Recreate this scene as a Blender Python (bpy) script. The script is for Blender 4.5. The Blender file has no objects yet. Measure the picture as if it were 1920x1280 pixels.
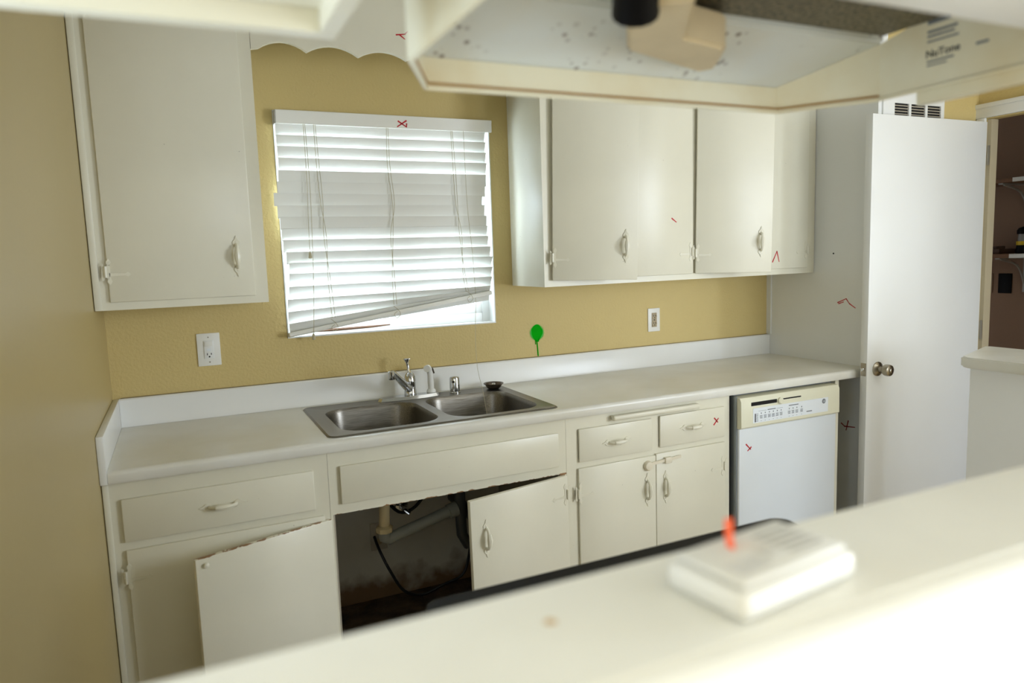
import bpy, bmesh, math, random
from mathutils import Vector, Matrix
random.seed(7)
S = bpy.context.scene
COL = S.collection
# ------------------------------------------------------------------ camera
cam_d = bpy.data.cameras.new('camera'); cam = bpy.data.objects.new('camera', cam_d); COL.objects.link(cam)
S.camera = cam
CP = Vector((0.2416, -2.8963, 1.4762)); YAW, PITCH, ROLL = 0.4329, -0.1181, -0.0340
fw = Vector((math.sin(YAW)*math.cos(PITCH), math.cos(YAW)*math.cos(PITCH), math.sin(PITCH)))
ri = Vector((math.cos(YAW), -math.sin(YAW), 0)); up = ri.cross(fw)
r2 = math.cos(ROLL)*ri + math.sin(ROLL)*up; u2 = -math.sin(ROLL)*ri + math.cos(ROLL)*up
M = Matrix((r2, u2, -fw)).transposed().to_4x4(); M.translation = CP
cam.matrix_world = M
cam_d.sensor_width = 36; cam_d.lens = 1344.57/1920*36; cam_d.clip_start = 0.02
cam_d.dof.use_dof = True; cam_d.dof.focus_distance = 2.95; cam_d.dof.aperture_fstop = 2.6
# ------------------------------------------------------------------ world, daylight, exposure
W = bpy.data.worlds.new('sky'); S.world = W; W.use_nodes = True
bg = W.node_tree.nodes['Background']; bg.inputs[0].default_value = (0.86, 0.94, 1.0, 1); bg.inputs[1].default_value = 1.6
def daylight(name, loc, target, sx, sy, watts, color):
    l = bpy.data.lights.new(name, 'AREA'); l.shape = 'RECTANGLE'; l.size = sx; l.size_y = sy; l.energy = watts; l.color = color
    o = bpy.data.objects.new(name, l); COL.objects.link(o); o.location = loc
    o.rotation_euler = (Vector(target)-Vector(loc)).to_track_quat('-Z', 'Y').to_euler(); return o
daylight('added_patio_light', (2.7, -5.78, 1.05), (2.7, 0, 1.05), 1.9, 2.1, 72, (0.86, 0.97, 1.12))  # lamp at an unseen patio door, guessed to get the light right
daylight('added_side_light', (3.97, -3.55, 1.5), (0, -3.55, 1.5), 1.5, 1.2, 92, (0.86, 0.97, 1.12))  # lamp at a guessed, unseen window, added for light from the right
daylight('added_left_light', (-0.22, -2.14, 1.48), (2, -2.14, 1.48), 0.46, 1.0, 4.2, (0.72, 0.90, 1.12))  # added lamp with an invented window, brightens faces that look left
daylight('sink_window_daylight', (1.06, 0.42, 1.62), (1.06, -1, 1.5), 1.3, 1.1, 60, (0.70, 0.88, 1.08))
S.cycles.max_bounces = 8; S.cycles.transparent_max_bounces = 6
S.view_settings.view_transform = 'Standard'; S.view_settings.look = 'None'
S.view_settings.exposure = 0.24; S.view_settings.gamma = 1.0; S.view_settings.use_curve_mapping = False

# ------------------------------------------------------------------ materials
def srgb(r, g, b):
    f = lambda c: ((c/255+0.055)/1.055)**2.4 if c > 10 else c/255/12.92
    return (f(r), f(g), f(b), 1)
class N:
    def __init__(s, name):
        s.m = bpy.data.materials.new(name); s.m.use_nodes = True; s.t = s.m.node_tree; s.b = s.t.nodes['Principled BSDF']
    def n(s, typ, **k):
        x = s.t.nodes.new(typ)
        for a, v in k.items(): setattr(x, a, v)
        return x
    def l(s, a, b): s.t.links.new(a, b)
    def coord(s): return s.n('ShaderNodeTexCoord').outputs['Object']
    def ramp(s, fac, stops):
        r = s.n('ShaderNodeValToRGB'); e = r.color_ramp.elements
        while len(e) < len(stops): e.new(0.5)
        for el, (p, c) in zip(e, stops): el.position = p; el.color = c if len(c) == 4 else (*c, 1)
        s.l(fac, r.inputs[0]); return r.outputs[0]
    def noise(s, scale, detail=3, co=None, rough=0.5):
        x = s.n('ShaderNodeTexNoise'); x.inputs['Scale'].default_value = scale; x.inputs['Detail'].default_value = detail
        x.inputs['Roughness'].default_value = rough; s.l(co or s.coord(), x.inputs['Vector']); return x.outputs['Fac']
    def mix(s, fac, a, b):
        x = s.n('ShaderNodeMix', data_type='RGBA')
        if isinstance(fac, float): x.inputs[0].default_value = fac
        else: s.l(fac, x.inputs[0])
        for i, v in ((6, a), (7, b)):
            if isinstance(v, tuple): x.inputs[i].default_value = v
            else: s.l(v, x.inputs[i])
        return x.outputs[2]
    def bump(s, h, strength, dist):
        x = s.n('ShaderNodeBump'); x.inputs['Strength'].default_value = strength; x.inputs['Distance'].default_value = dist
        s.l(h, x.inputs['Height']); s.l(x.outputs[0], s.b.inputs['Normal'])
    def base(s, v):
        if isinstance(v, tuple): s.b.inputs['Base Color'].default_value = v
        else: s.l(v, s.b.inputs['Base Color'])
    def set(s, rough=0.5, metal=0.0, **k):
        s.b.inputs['Roughness'].default_value = rough; s.b.inputs['Metallic'].default_value = metal
        for a, v in k.items(): s.b.inputs[a].default_value = v
        return s.m
def dark(c, f): return (c[0]*f, c[1]*f, c[2]*f, 1)
def plain(name, c, rough=0.4, metal=0.0, var=0.06, scale=6, bump=0.0, bscale=200, **k):
    m = N(name); nz = m.noise(scale)
    m.base(m.ramp(nz, [(0.3, dark(c, 1-var)), (0.7, c)]))
    if bump: m.bump(m.noise(bscale, 2), bump, 0.002)
    return m.set(rough, metal, **k)
def painted(name, c, speck=0.35, rough=0.32):
    """old brushed gloss paint with faint dirt and sparse dark nicks"""
    m = N(name); co = m.coord()
    col = m.ramp(m.noise(3.5, 4, co), [(0.3, dark(c, 0.93)), (0.72, c)])
    v = m.n('ShaderNodeTexVoronoi'); v.inputs['Scale'].default_value = 26; m.l(co, v.inputs['Vector'])
    dots = m.ramp(v.outputs['Distance'], [(0.035, (1, 1, 1)), (0.06, (0, 0, 0))])
    pick = m.ramp(m.noise(5, 1, co), [(0.60, (0, 0, 0)), (0.64, (speck,)*3)])
    mul = m.n('ShaderNodeMath', operation='MULTIPLY'); m.l(dots, mul.inputs[0]); m.l(pick, mul.inputs[1])
    m.base(m.mix(mul.outputs[0], col, srgb(95, 70, 48)))
    m.bump(m.noise(60, 3, co), 0.10, 0.002)
    return m.set(rough)
CREAM = srgb(236, 231, 210)
M_paint = painted('cream_gloss_paint', CREAM)
M_wallpaint = N('tan_orange_peel_wall')
_c = srgb(212, 189, 126)
M_wallpaint.base(M_wallpaint.ramp(M_wallpaint.noise(2.0, 4), [(0.3, dark(_c, 0.95)), (0.7, _c)]))
M_wallpaint.bump(M_wallpaint.noise(95, 3), 0.55, 0.004); M_wall = M_wallpaint.set(0.6)
M_leftwall = plain('shade_darkened_tan_gloss', srgb(188, 168, 114), 0.38, var=0.04, scale=2, bump=0.25, bscale=70)  # same tan paint as the back wall, darkened to stand for shade
M_white = plain('white_wall_paint', srgb(241, 241, 237), 0.4, var=0.03, scale=2, bump=0.12, bscale=60)
M_ceil = plain('ceiling_white', srgb(235, 232, 222), 0.8, bump=0.3, bscale=80)
M_trim = plain('white_trim', srgb(240, 240, 236), 0.35, var=0.02)
M_lam = N('white_laminate'); _co = M_lam.coord()
M_lam.base(M_lam.mix(M_lam.ramp(M_lam.noise(4, 5, _co), [(0.35, (0, 0, 0)), (0.75, (1, 1, 1))]), srgb(226, 222, 208), srgb(238, 236, 228)))
M_lam.bump(M_lam.noise(250, 2, _co), 0.08, 0.001); M_lam = M_lam.set(0.28)
M_splash = plain('white_laminate_splash', srgb(240, 239, 234), 0.25, var=0.03)
M_steel = N('brushed_stainless'); _co = M_steel.coord()
_mp = M_steel.n('ShaderNodeMapping'); _mp.inputs['Scale'].default_value = (3, 60, 60); M_steel.l(_co, _mp.inputs[0])
_nz = M_steel.noise(6, 4, _mp.outputs[0])
M_steel.base(M_steel.ramp(_nz, [(0.3, srgb(112, 107, 98)), (0.7, srgb(146, 142, 134))]))
M_steel.l(M_steel.ramp(_nz, [(0.3, (0.28,)*3), (0.7, (0.4,)*3)]), M_steel.b.inputs['Roughness']); M_steel.b.inputs['Metallic'].default_value = 1
M_steel = M_steel.m
M_chrome = plain('chrome', srgb(205, 206, 208), 0.12, 1.0, var=0.05)
M_nickel = plain('satin_nickel', srgb(172, 164, 148), 0.3, 1.0)
M_darkmetal = plain('tarnished_metal', srgb(110, 100, 90), 0.35, 1.0)
M_plasticw = plain('white_plastic', srgb(240, 238, 230), 0.35, var=0.02)
M_blackp = plain('black_enamel', srgb(14, 13, 13), 0.5, **{'Specular IOR Level': 0.12})
M_void = plain('dark_hollow', srgb(22, 20, 19), 0.9)
M_dwwhite = plain('appliance_white', srgb(232, 236, 238), 0.25, var=0.02)
M_almond = plain('almond_plastic', srgb(232, 228, 202), 0.4, var=0.03)
M_label = plain('panel_print_white', srgb(236, 240, 242), 0.3, var=0.01)
M_lock = plain('cream_plastic_lock', srgb(236, 226, 202), 0.4)
M_print = plain('grey_print', srgb(120, 124, 126), 0.5)
M_printd = plain('dark_print', srgb(50, 52, 54), 0.5)
M_red = plain('red_marker', srgb(196, 22, 34), 0.5)
M_dred = plain('dark_red_marker', srgb(150, 18, 30), 0.5)
M_orange = plain('orange_plastic_tab', srgb(255, 98, 30), 0.4)
M_wood = plain('raw_wood', srgb(132, 92, 58), 0.6, var=0.3, scale=20)
M_brownpl = plain('old_brown_receptacle', srgb(176, 160, 128), 0.4)
M_abs = plain('grey_drain_pipe', srgb(150, 150, 140), 0.5, var=0.2)
M_pvc = plain('yellowed_pvc', srgb(216, 196, 150), 0.45, var=0.12)
M_cordblk = plain('black_cord', srgb(24, 24, 24), 0.5)
M_string = plain('blind_cord', srgb(190, 180, 150), 0.8)
M_yellow = plain('yellow_plastic', srgb(226, 190, 30), 0.4)
M_floor = N('worn_vinyl_floor'); _co = M_floor.coord()
M_floor.base(M_floor.ramp(M_floor.noise(5, 6, _co), [(0.3, srgb(150, 130, 98)), (0.7, srgb(198, 176, 138))])); M_floor = M_floor.set(0.45)
M_dirt = N('rotten_cabinet_floor'); _co = M_dirt.coord()
M_dirt.base(M_dirt.ramp(M_dirt.noise(14, 6, _co), [(0.3, srgb(44, 32, 24)), (0.7, srgb(96, 74, 54))])); M_dirt.bump(M_dirt.noise(40, 4, _co), 0.6, 0.01); M_dirt = M_dirt.set(0.8)
# water-stained back of the sink cabinet: rust creeping up from the floor
M_stain = N('water_stained_back'); _co = M_stain.coord()
_sx = M_stain.n('ShaderNodeSeparateXYZ'); M_stain.l(_co, _sx.inputs[0])
_a = M_stain.n('ShaderNodeMath', operation='MULTIPLY_ADD'); M_stain.l(M_stain.noise(9, 5, _co), _a.inputs[0]); _a.inputs[1].default_value = -0.32; M_stain.l(_sx.outputs[2], _a.inputs[2])
_mr = M_stain.n('ShaderNodeMapRange'); M_stain.l(_a.outputs[0], _mr.inputs[0]); _mr.inputs[1].default_value = -0.08; _mr.inputs[2].default_value = 0.02; _mr.inputs[3].default_value = 1; _mr.inputs[4].default_value = 0
M_stain.base(M_stain.mix(_mr.outputs[0], srgb(206, 200, 184), srgb(128, 98, 66))); M_stain = M_stain.set(0.7)
# paint worn to rust along the lower edge of the sink rail (object z is world height)
def worn_paint(name, axis, at, width):
    m = N(name); co = m.coord(); col = m.ramp(m.noise(3.5, 4, co), [(0.3, dark(CREAM, 0.93)), (0.72, CREAM)])
    sx = m.n('ShaderNodeSeparateXYZ'); m.l(co, sx.inputs[0])
    d = m.n('ShaderNodeMath', operation='SUBTRACT'); m.l(sx.outputs[axis], d.inputs[0]); d.inputs[1].default_value = at
    ab = m.n('ShaderNodeMath', operation='ABSOLUTE'); m.l(d.outputs[0], ab.inputs[0])
    mr = m.n('ShaderNodeMapRange'); m.l(ab.outputs[0], mr.inputs[0]); mr.inputs[1].default_value = 0; mr.inputs[2].default_value = width; mr.inputs[3].default_value = 0.53; mr.inputs[4].default_value = 0.0
    g = m.n('ShaderNodeMath', operation='LESS_THAN'); m.l(m.noise(38, 4, co), g.inputs[0]); m.l(mr.outputs[0], g.inputs[1])
    m.base(m.mix(g.outputs[0], col, srgb(150, 112, 72))); m.bump(m.noise(60, 3, co), 0.1, 0.002)
    return m.set(0.32)
# hood enamel: white, yellowed by grease, dark spatters
def hood_mat(name, c, spots, grime=0.5):
    m = N(name); co = m.coord()
    col = m.mix(m.ramp(m.noise(7, 5, co), [(0.45, (0, 0, 0)), (0.8, (grime,)*3)]), c, srgb(214, 188, 128))
    if spots:
        v = m.n('ShaderNodeTexVoronoi'); v.inputs['Scale'].default_value = 60; m.l(co, v.inputs['Vector'])
        dots = m.ramp(v.outputs['Distance'], [(0.22, (1, 1, 1)), (0.32, (0, 0, 0))])
        pick = m.ramp(m.noise(9, 2, co), [(0.50, (0, 0, 0)), (0.60, (0.8,)*3)])
        mul = m.n('ShaderNodeMath', operation='MULTIPLY'); m.l(dots, mul.inputs[0]); m.l(pick, mul.inputs[1])
        col = m.mix(mul.outputs[0], col, srgb(96, 74, 62))
    m.base(col); return m.set(0.3)
M_hood = hood_mat('greasy_hood_enamel', srgb(226, 230, 226), True, 0.25)
M_hoodlip = hood_mat('yellowed_hood_enamel', srgb(236, 230, 204), False, 0.6)
M_grease = plain('brown_grease', srgb(176, 132, 66), 0.4)
M_mesh = N('greasy_mesh_filter'); _co = M_mesh.coord()
M_mesh.base(M_mesh.ramp(M_mesh.noise(160, 3, _co), [(0.35, srgb(60, 54, 40)), (0.65, srgb(140, 130, 104))])); M_mesh.bump(M_mesh.noise(220, 2, _co), 0.8, 0.003); M_mesh = M_mesh.set(0.5, 0.4)
M_beige = plain('beige_lamp_housing', srgb(226, 208, 172), 0.45, var=0.12, scale=14)
M_slat = N('white_blind_slat'); _co = M_slat.coord()
M_slat.base(srgb(238, 237, 230)); M_slat.set(0.4)
_tr = M_slat.n('ShaderNodeBsdfTranslucent'); _tr.inputs[0].default_value = srgb(236, 240, 242)
_ms = M_slat.n('ShaderNodeMixShader'); _ms.inputs[0].default_value = 0.03
M_slat.l(M_slat.b.outputs[0], _ms.inputs[1]); M_slat.l(_tr.outputs[0], _ms.inputs[2])
M_slat.l(_ms.outputs[0], M_slat.t.nodes['Material Output'].inputs[0]); M_slat = M_slat.m
M_glass = N('window_glass'); _g = M_glass.n('ShaderNodeBsdfTransparent'); _gl = M_glass.n('ShaderNodeBsdfGlossy'); _gl.inputs['Roughness'].default_value = 0.02
_ms = M_glass.n('ShaderNodeMixShader'); _ms.inputs[0].default_value = 0.08
M_glass.l(_g.outputs[0], _ms.inputs[1]); M_glass.l(_gl.outputs[0], _ms.inputs[2]); M_glass.l(_ms.outputs[0], M_glass.t.nodes['Material Output'].inputs[0]); M_glass = M_glass.m
M_pantry = plain('brown_pantry_wall', srgb(150, 120, 98), 0.8, var=0.1, scale=3)
M_green = plain('green_spray_paint', srgb(0, 170, 10), 0.6, var=0.1, scale=30, **{'Specular IOR Level': 0.05})
M_halo = N('green_overspray'); _co = M_halo.coord()
_ln = M_halo.n('ShaderNodeVectorMath', operation='LENGTH'); M_halo.l(_co, _ln.inputs[0])
_mr = M_halo.n('ShaderNodeMapRange'); M_halo.l(_ln.outputs['Value'], _mr.inputs[0]); _mr.inputs[1].default_value = 0.022; _mr.inputs[2].default_value = 0.052; _mr.inputs[3].default_value = 0.85; _mr.inputs[4].default_value = 0
_g2 = M_halo.n('ShaderNodeMath', operation='GREATER_THAN'); M_halo.l(_mr.outputs[0], _g2.inputs[0]); M_halo.l(M_halo.noise(900, 1, _co), _g2.inputs[1])
M_halo.base(srgb(30, 190, 40)); M_halo.l(_g2.outputs[0], M_halo.b.inputs['Alpha']); M_halo = M_halo.set(0.6)

# ------------------------------------------------------------------ mesh helpers
def NB(): return bmesh.new()
def box(bm, x0, x1, y0, y1, z0, z1, bev=0.0, seg=2):
    r = bmesh.ops.create_cube(bm, size=1, matrix=Matrix.Translation(((x0+x1)/2, (y0+y1)/2, (z0+z1)/2)) @ Matrix.Diagonal((abs(x1-x0), abs(y1-y0), abs(z1-z0), 1)))
    if bev:
        es = list({e for v in r['verts'] for e in v.link_edges})
        bmesh.ops.bevel(bm, geom=es, offset=bev, segments=seg, affect='EDGES', profile=0.5)
    return bm
def B(*a, **k): return box(NB(), *a, **k)
def prism(bm, poly, f0, f1):
    """poly: list of 2D points; f0/f1 map a 2D point to 3D at either end"""
    a = [bm.verts.new(f0(p)) for p in poly]; b = [bm.verts.new(f1(p)) for p in poly]; n = len(poly)
    fs = [bm.faces.new(a[::-1]), bm.faces.new(b)]
    for i in range(n): fs.append(bm.faces.new((a[i], a[(i+1) % n], b[(i+1) % n], b[i])))
    bmesh.ops.recalc_face_normals(bm, faces=fs); return bm
def prism_x(bm, poly, x0, x1): return prism(bm, poly, lambda p: (x0, p[0], p[1]), lambda p: (x1, p[0], p[1]))
def prism_y(bm, poly, y0, y1): return prism(bm, poly, lambda p: (p[0], y0, p[1]), lambda p: (p[0], y1, p[1]))
def prism_z(bm, poly, z0, z1): return prism(bm, poly, lambda p: (p[0], p[1], z0), lambda p: (p[0], p[1], z1))
def tube(bm, pts, r, n=8, smooth_pts=0, flat=1.0):
    pts = [Vector(p) for p in pts]
    if smooth_pts:
        q = []
        for i in range(len(pts)-1):
            p0, p1, p2, p3 = pts[max(i-1, 0)], pts[i], pts[i+1], pts[min(i+2, len(pts)-1)]
            for k in range(smooth_pts):
                t = k/smooth_pts
                q.append(0.5*((2*p1)+(p2-p0)*t+(2*p0-5*p1+4*p2-p3)*t*t+(3*p1-p0-3*p2+p3)*t**3))
        pts = q+[pts[-1]]
    rs = r if isinstance(r, (list, tuple)) else [r]*len(pts)
    if len(rs) != len(pts): rs = [rs[0]+(rs[-1]-rs[0])*i/(len(pts)-1) for i in range(len(pts))]
    ref = None; rings = []
    for i, p in enumerate(pts):
        t = (pts[min(i+1, len(pts)-1)]-pts[max(i-1, 0)]).normalized()
        if ref is None: ref = t.cross(Vector((0, 0, 1)) if abs(t.z) < 0.9 else Vector((1, 0, 0))).normalized()
        ref = (ref-t*ref.dot(t)).normalized(); b = t.cross(ref)
        rings.append([bm.verts.new(p+rs[i]*(math.cos(2*math.pi*k/n)*ref+math.sin(2*math.pi*k/n)*b*flat)) for k in range(n)])
    fs = []
    for a, b in zip(rings, rings[1:]):
        for k in range(n): fs.append(bm.faces.new((a[k], a[(k+1) % n], b[(k+1) % n], b[k])))
    fs += [bm.faces.new(rings[0][::-1]), bm.faces.new(rings[-1])]
    bmesh.ops.recalc_face_normals(bm, faces=fs); return bm
def lathe(bm, prof, c, n=24, axis=(0, 0, 1)):
    """prof: (radius, height) pairs along axis from point c"""
    ax = Vector(axis).normalized(); u = ax.cross(Vector((1, 0, 0)) if abs(ax.x) < 0.9 else Vector((0, 1, 0))).normalized(); v = ax.cross(u); c = Vector(c)
    rings = [[bm.verts.new(c+ax*h+r*(math.cos(2*math.pi*k/n)*u+math.sin(2*math.pi*k/n)*v)) for k in range(n)] for r, h in prof]
    fs = []
    for a, b in zip(rings, rings[1:]):
        for k in range(n): fs.append(bm.faces.new((a[k], a[(k+1) % n], b[(k+1) % n], b[k])))
    fs += [bm.faces.new(rings[0][::-1]), bm.faces.new(rings[-1])]
    bmesh.ops.recalc_face_normals(bm, faces=fs); return bm
WP = {}
def mk(name, bm, mat, parent=None, loc=None, rot=None, local=False, shade=35, label=None):
    """one mesh object; vertices come in world space unless local. The origin is the parent's, or loc for a top-level mesh."""
    off = Vector((0, 0, 0))
    if not local: off = WP[parent.name] if parent else Vector(loc or (0, 0, 0))
    for v in bm.verts: v.co -= off
    me = bpy.data.meshes.new(name); bm.to_mesh(me); bm.free()
    if shade:
        for p in me.polygons: p.use_smooth = True
        me.set_sharp_from_angle(angle=math.radians(shade))
    me.materials.append(mat)
    o = bpy.data.objects.new(name, me); COL.objects.link(o)
    if parent: o.parent = parent
    if loc is not None: o.location = loc
    if rot is not None: o.rotation_euler = rot
    WP[o.name] = (WP[parent.name] if parent else Vector()) + Vector(loc or (0, 0, 0))
    if label: o['label'] = label
    return o
def tag(o, label, cat=None, group=None, kind=None):
    o['label'] = label
    if cat: o['category'] = cat
    if group: o['group'] = group
    if kind: o['kind'] = kind
    return o
def thing(name, label, cat, loc, group=None, rotz=0):
    o = bpy.data.objects.new(name, None); COL.objects.link(o); o.location = loc; o.rotation_euler.z = rotz; o.empty_display_size = 0.05
    WP[o.name] = Vector(loc); return tag(o, label, cat, group)
def struct(name, bm, mat, label=None, parent=None, loc=(0, 0, 0)):
    o = mk(name, bm, mat, parent, None if parent else loc)
    if not parent: o['kind'] = 'structure'
    if label: o['label'] = label
    return o
def strokes(lines, w, place, depth=0.0006):
    """flat painted strokes: polylines in plane coordinates; place(a, b, d) gives the 3D point at depth d off the surface"""
    bm = NB()
    for ln in lines:
        for (a0, b0), (a1, b1) in zip(ln, ln[1:]):
            L = math.hypot(a1-a0, b1-b0) or 1; ux, uy = (a1-a0)/L, (b1-b0)/L; e = w*0.35
            p = [(a0-ux*e-uy*w/2, b0-uy*e+ux*w/2), (a1+ux*e-uy*w/3, b1+uy*e+ux*w/3), (a1+ux*e+uy*w/3, b1+uy*e-ux*w/3), (a0-ux*e+uy*w/2, b0-uy*e-ux*w/2)]
            prism(bm, p, lambda q: place(q[0], q[1], 0), lambda q: place(q[0], q[1], depth))
    return bm
def on_y(y): return lambda a, b, d: (a, y-d, b)
def on_x(x): return lambda a, b, d: (x-d, a, b)
def text_bm(txt, size, place, weight=0.0):
    c = bpy.data.curves.new('t', 'FONT'); c.body = txt; c.size = size; c.offset = weight; o = bpy.data.objects.new('t', c); COL.objects.link(o)
    bpy.context.view_layer.update(); me = bpy.data.meshes.new_from_object(o.evaluated_get(bpy.context.evaluated_depsgraph_get()))
    bm = NB(); bm.from_mesh(me); bpy.data.objects.remove(o); bpy.data.curves.remove(c); bpy.data.meshes.remove(me)
    for v in bm.verts: v.co = Vector(place(v.co.x, v.co.y, 0.0006))
    return bm
def arc(cx, cy, r, a0, a1, n=6): return [(cx+r*math.cos(math.radians(a0+(a1-a0)*i/n)), cy+r*math.sin(math.radians(a0+(a1-a0)*i/n))) for i in range(n+1)]
def rrect(x0, x1, y0, y1, r, n=6):
    return arc(x1-r, y1-r, r, 0, 90, n)+arc(x0+r, y1-r, r, 90, 180, n)+arc(x0+r, y0+r, r, 180, 270, n)+arc(x1-r, y0+r, r, 270, 360, n)
def wall_with_holes(bm, x0, x1, z0, z1, y0, y1, holes, axis='x'):
    """a wall in x-z (axis x) or y-z (axis y, x0..x1 then run along y and y0..y1 along x), cut by rectangular holes (a0,a1,b0,b1)"""
    xs = sorted({x0, x1, *[h[0] for h in holes], *[h[1] for h in holes]}); zs = sorted({z0, z1, *[h[2] for h in holes], *[h[3] for h in holes]})
    solid = lambda i, j: not any(h[0] <= (xs[i]+xs[i+1])/2 <= h[1] and h[2] <= (zs[j]+zs[j+1])/2 <= h[3] for h in holes)
    V = {}
    P = (lambda a, d, z: (a, d, z)) if axis == 'x' else (lambda a, d, z: (d, a, z))
    def v(a, d, z):
        k = (a, d, z)
        if k not in V: V[k] = bm.verts.new(P(a, d, z))
        return V[k]
    nx, nz = len(xs)-1, len(zs)-1
    for i in range(nx):
        for j in range(nz):
            if not solid(i, j): continue
            a, b, c, d = xs[i], xs[i+1], zs[j], zs[j+1]
            for yy in (y0, y1): bm.faces.new((v(a, yy, c), v(b, yy, c), v(b, yy, d), v(a, yy, d)))
            for di, dj, p, q in ((-1, 0, (a, c), (a, d)), (1, 0, (b, c), (b, d)), (0, -1, (a, c), (b, c)), (0, 1, (a, d), (b, d))):
                I, J = i+di, j+dj
                if not (0 <= I < nx and 0 <= J < nz) or not solid(I, J):
                    bm.faces.new((v(p[0], y0, p[1]), v(q[0], y0, q[1]), v(q[0], y1, q[1]), v(p[0], y1, p[1])))
    bmesh.ops.recalc_face_normals(bm, faces=bm.faces); return bm

# ------------------------------------------------------------------ the room
XR, XD, YF, H = 3.09, 3.78, -5.6, 2.44
struct('floor', B(-0.12, 4.74, YF-0.12, 0.42, -0.1, 0.0), M_floor, 'worn tan vinyl floor')
struct('ceiling', B(-0.12, 4.74, YF-0.12, 0.42, H, H+0.1), M_ceil, 'white textured ceiling')
WX0, WX1, WZ0, WZ1 = 0.616, 1.505, 1.187, 2.054
wb = struct('wall_back', wall_with_holes(NB(), -0.12, XD, 0, H, 0, 0.12, [(WX0, WX1, WZ0, WZ1)]), M_wall, 'tan orange-peel wall behind the sink')
struct('wall_left', wall_with_holes(NB(), -2.5, 0, 0, H, -0.12, 0, [(-2.38, -1.90, 0.96, 2.0)], 'y'), M_leftwall, 'tan side wall at the left, darkened for shade')
struct('wall_dining', B(-0.12, 0, YF, -2.5, 0, H), plain('pale_dining_wall', srgb(232, 218, 184), 0.6), 'pale dining room side wall')
struct('wall_right', wall_with_holes(NB(), YF, 0, 0, H, XD, XD+0.055, [(-1.45, -0.69, 0, 2.045), (-4.3, -2.8, 0.85, 2.1)], 'y'), M_wall, 'tan wall with the pantry doorway')
struct('wall_front', wall_with_holes(NB(), -0.12, XD+0.055, 0, H, YF-0.12, YF, [(1.75, 3.65, 0, 2.1)]), M_white, 'dining room wall with an opening added for light')
wcs = struct('wall_closet_side', B(XR, XR+0.05, -0.645, 0, 0, H), M_white, 'white side of the closet at the counter end')
struct('wall_closet', B(XR+0.05, XD, -0.645, -0.60, 0, H), M_wall, 'closet front wall above the open door')
struct('trim_1', B(XR-0.006, XR, -0.03, 0, 1.02, 1.345), M_trim, 'thin white corner bead above the splash')
# pantry beyond the doorway
struct('wall_pantry', wall_with_holes(NB(), -1.8, 0.4, 0, H, 4.62, 4.74, [], 'y'), M_pantry, 'brown pantry wall with shelves')
struct('wall_pantry_side', B(XD+0.055, 4.62, 0.30, 0.40, 0, H), M_pantry)
struct('wall_pantry_end', B(XD+0.055, 4.62, -1.8, -1.7, 0, H), M_pantry)
# doorway casing and jamb
bm = NB(); CX0, CX1 = XD-0.018, XD-0.0005
box(bm, CX0, CX1, -0.688, -0.648, 0, 2.05, 0.003); box(bm, CX0, CX1, -1.515, -1.452, 0, 2.05, 0.003); box(bm, CX0, CX1, -1.515, -0.61, 2.05, 2.112, 0.003)
box(bm, CX0-0.006, CX0+0.002, -1.52, -0.605, 2.096, 2.116, 0.002)
struct('trim_2', bm, M_trim, 'white casing around the pantry doorway')
struct('trim_3', B(XD+0.002, XD+0.053, -0.7085, -0.691, 0, 2.043), plain('beige_jamb', srgb(196, 182, 150), 0.5), 'beige door jamb')
# half wall of the pass-through, header above it
HW0, HW1 = -2.572, -2.44
M_halfw = plain('half_wall_paint', srgb(214, 216, 216), 0.5, var=0.02)
struct('light_block_wall', B(1.4505, 2.2, HW0, HW1, 0, H-0.001), M_white, 'unseen wall added to block light beside the pass-through')  # unseen wall, put in to keep light off the left side
struct('wall_half', B(0.001, 1.45, HW0, HW1, 0, 1.209), M_halfw, 'white half wall below the pass-through')
bm = NB(); box(bm, 0.001, 1.45, HW0-0.006, -2.436, 1.684, H-0.001, 0.004); box(bm, 0.412, 1.262, -2.434, -2.15, 1.875, H-0.001)  # second box is unseen, put in above the hood to block light
struct('wall_header', bm, M_trim, 'white header over the pass-through with an unseen light block')
# unseen side, left and patio frames, guessed and built to let light in
bm = NB()
for a, b, c, d in ((-4.3, -2.8, 0.85, 0.9), (-4.3, -2.8, 2.05, 2.1), (-4.3, -4.25, 0.9, 2.05), (-2.85, -2.8, 0.9, 2.05), (-3.57, -3.53, 0.9, 2.05)): box(bm, XD+0.01, XD+0.045, a, b, c, d)
struct('added_window_left', (lambda q: [box(q, -0.09, -0.04, a, b, c, d) for a, b, c, d in ((-2.38, -1.90, 0.96, 1.0), (-2.38, -1.90, 1.96, 2.0), (-2.38, -2.34, 1.0, 1.96), (-1.94, -1.90, 1.0, 1.96))] and q)(NB()), M_trim, 'unseen window frame added for light from the left')  # left window is invented, out of view, for its light
struct('added_window_side', bm, M_trim, 'unseen side window frame, guessed for the light')
bm = NB()
for a, b, c, d in ((1.75, 1.8, 0, 2.1), (3.6, 3.65, 0, 2.1), (2.67, 2.73, 0, 2.1), (1.75, 3.65, 2.05, 2.1), (1.75, 3.65, 0, 0.04)): box(bm, a, b, YF-0.09, YF-0.04, c, d)
struct('added_patio_door', bm, M_trim, 'unseen patio door frame, guessed for the light')
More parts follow.
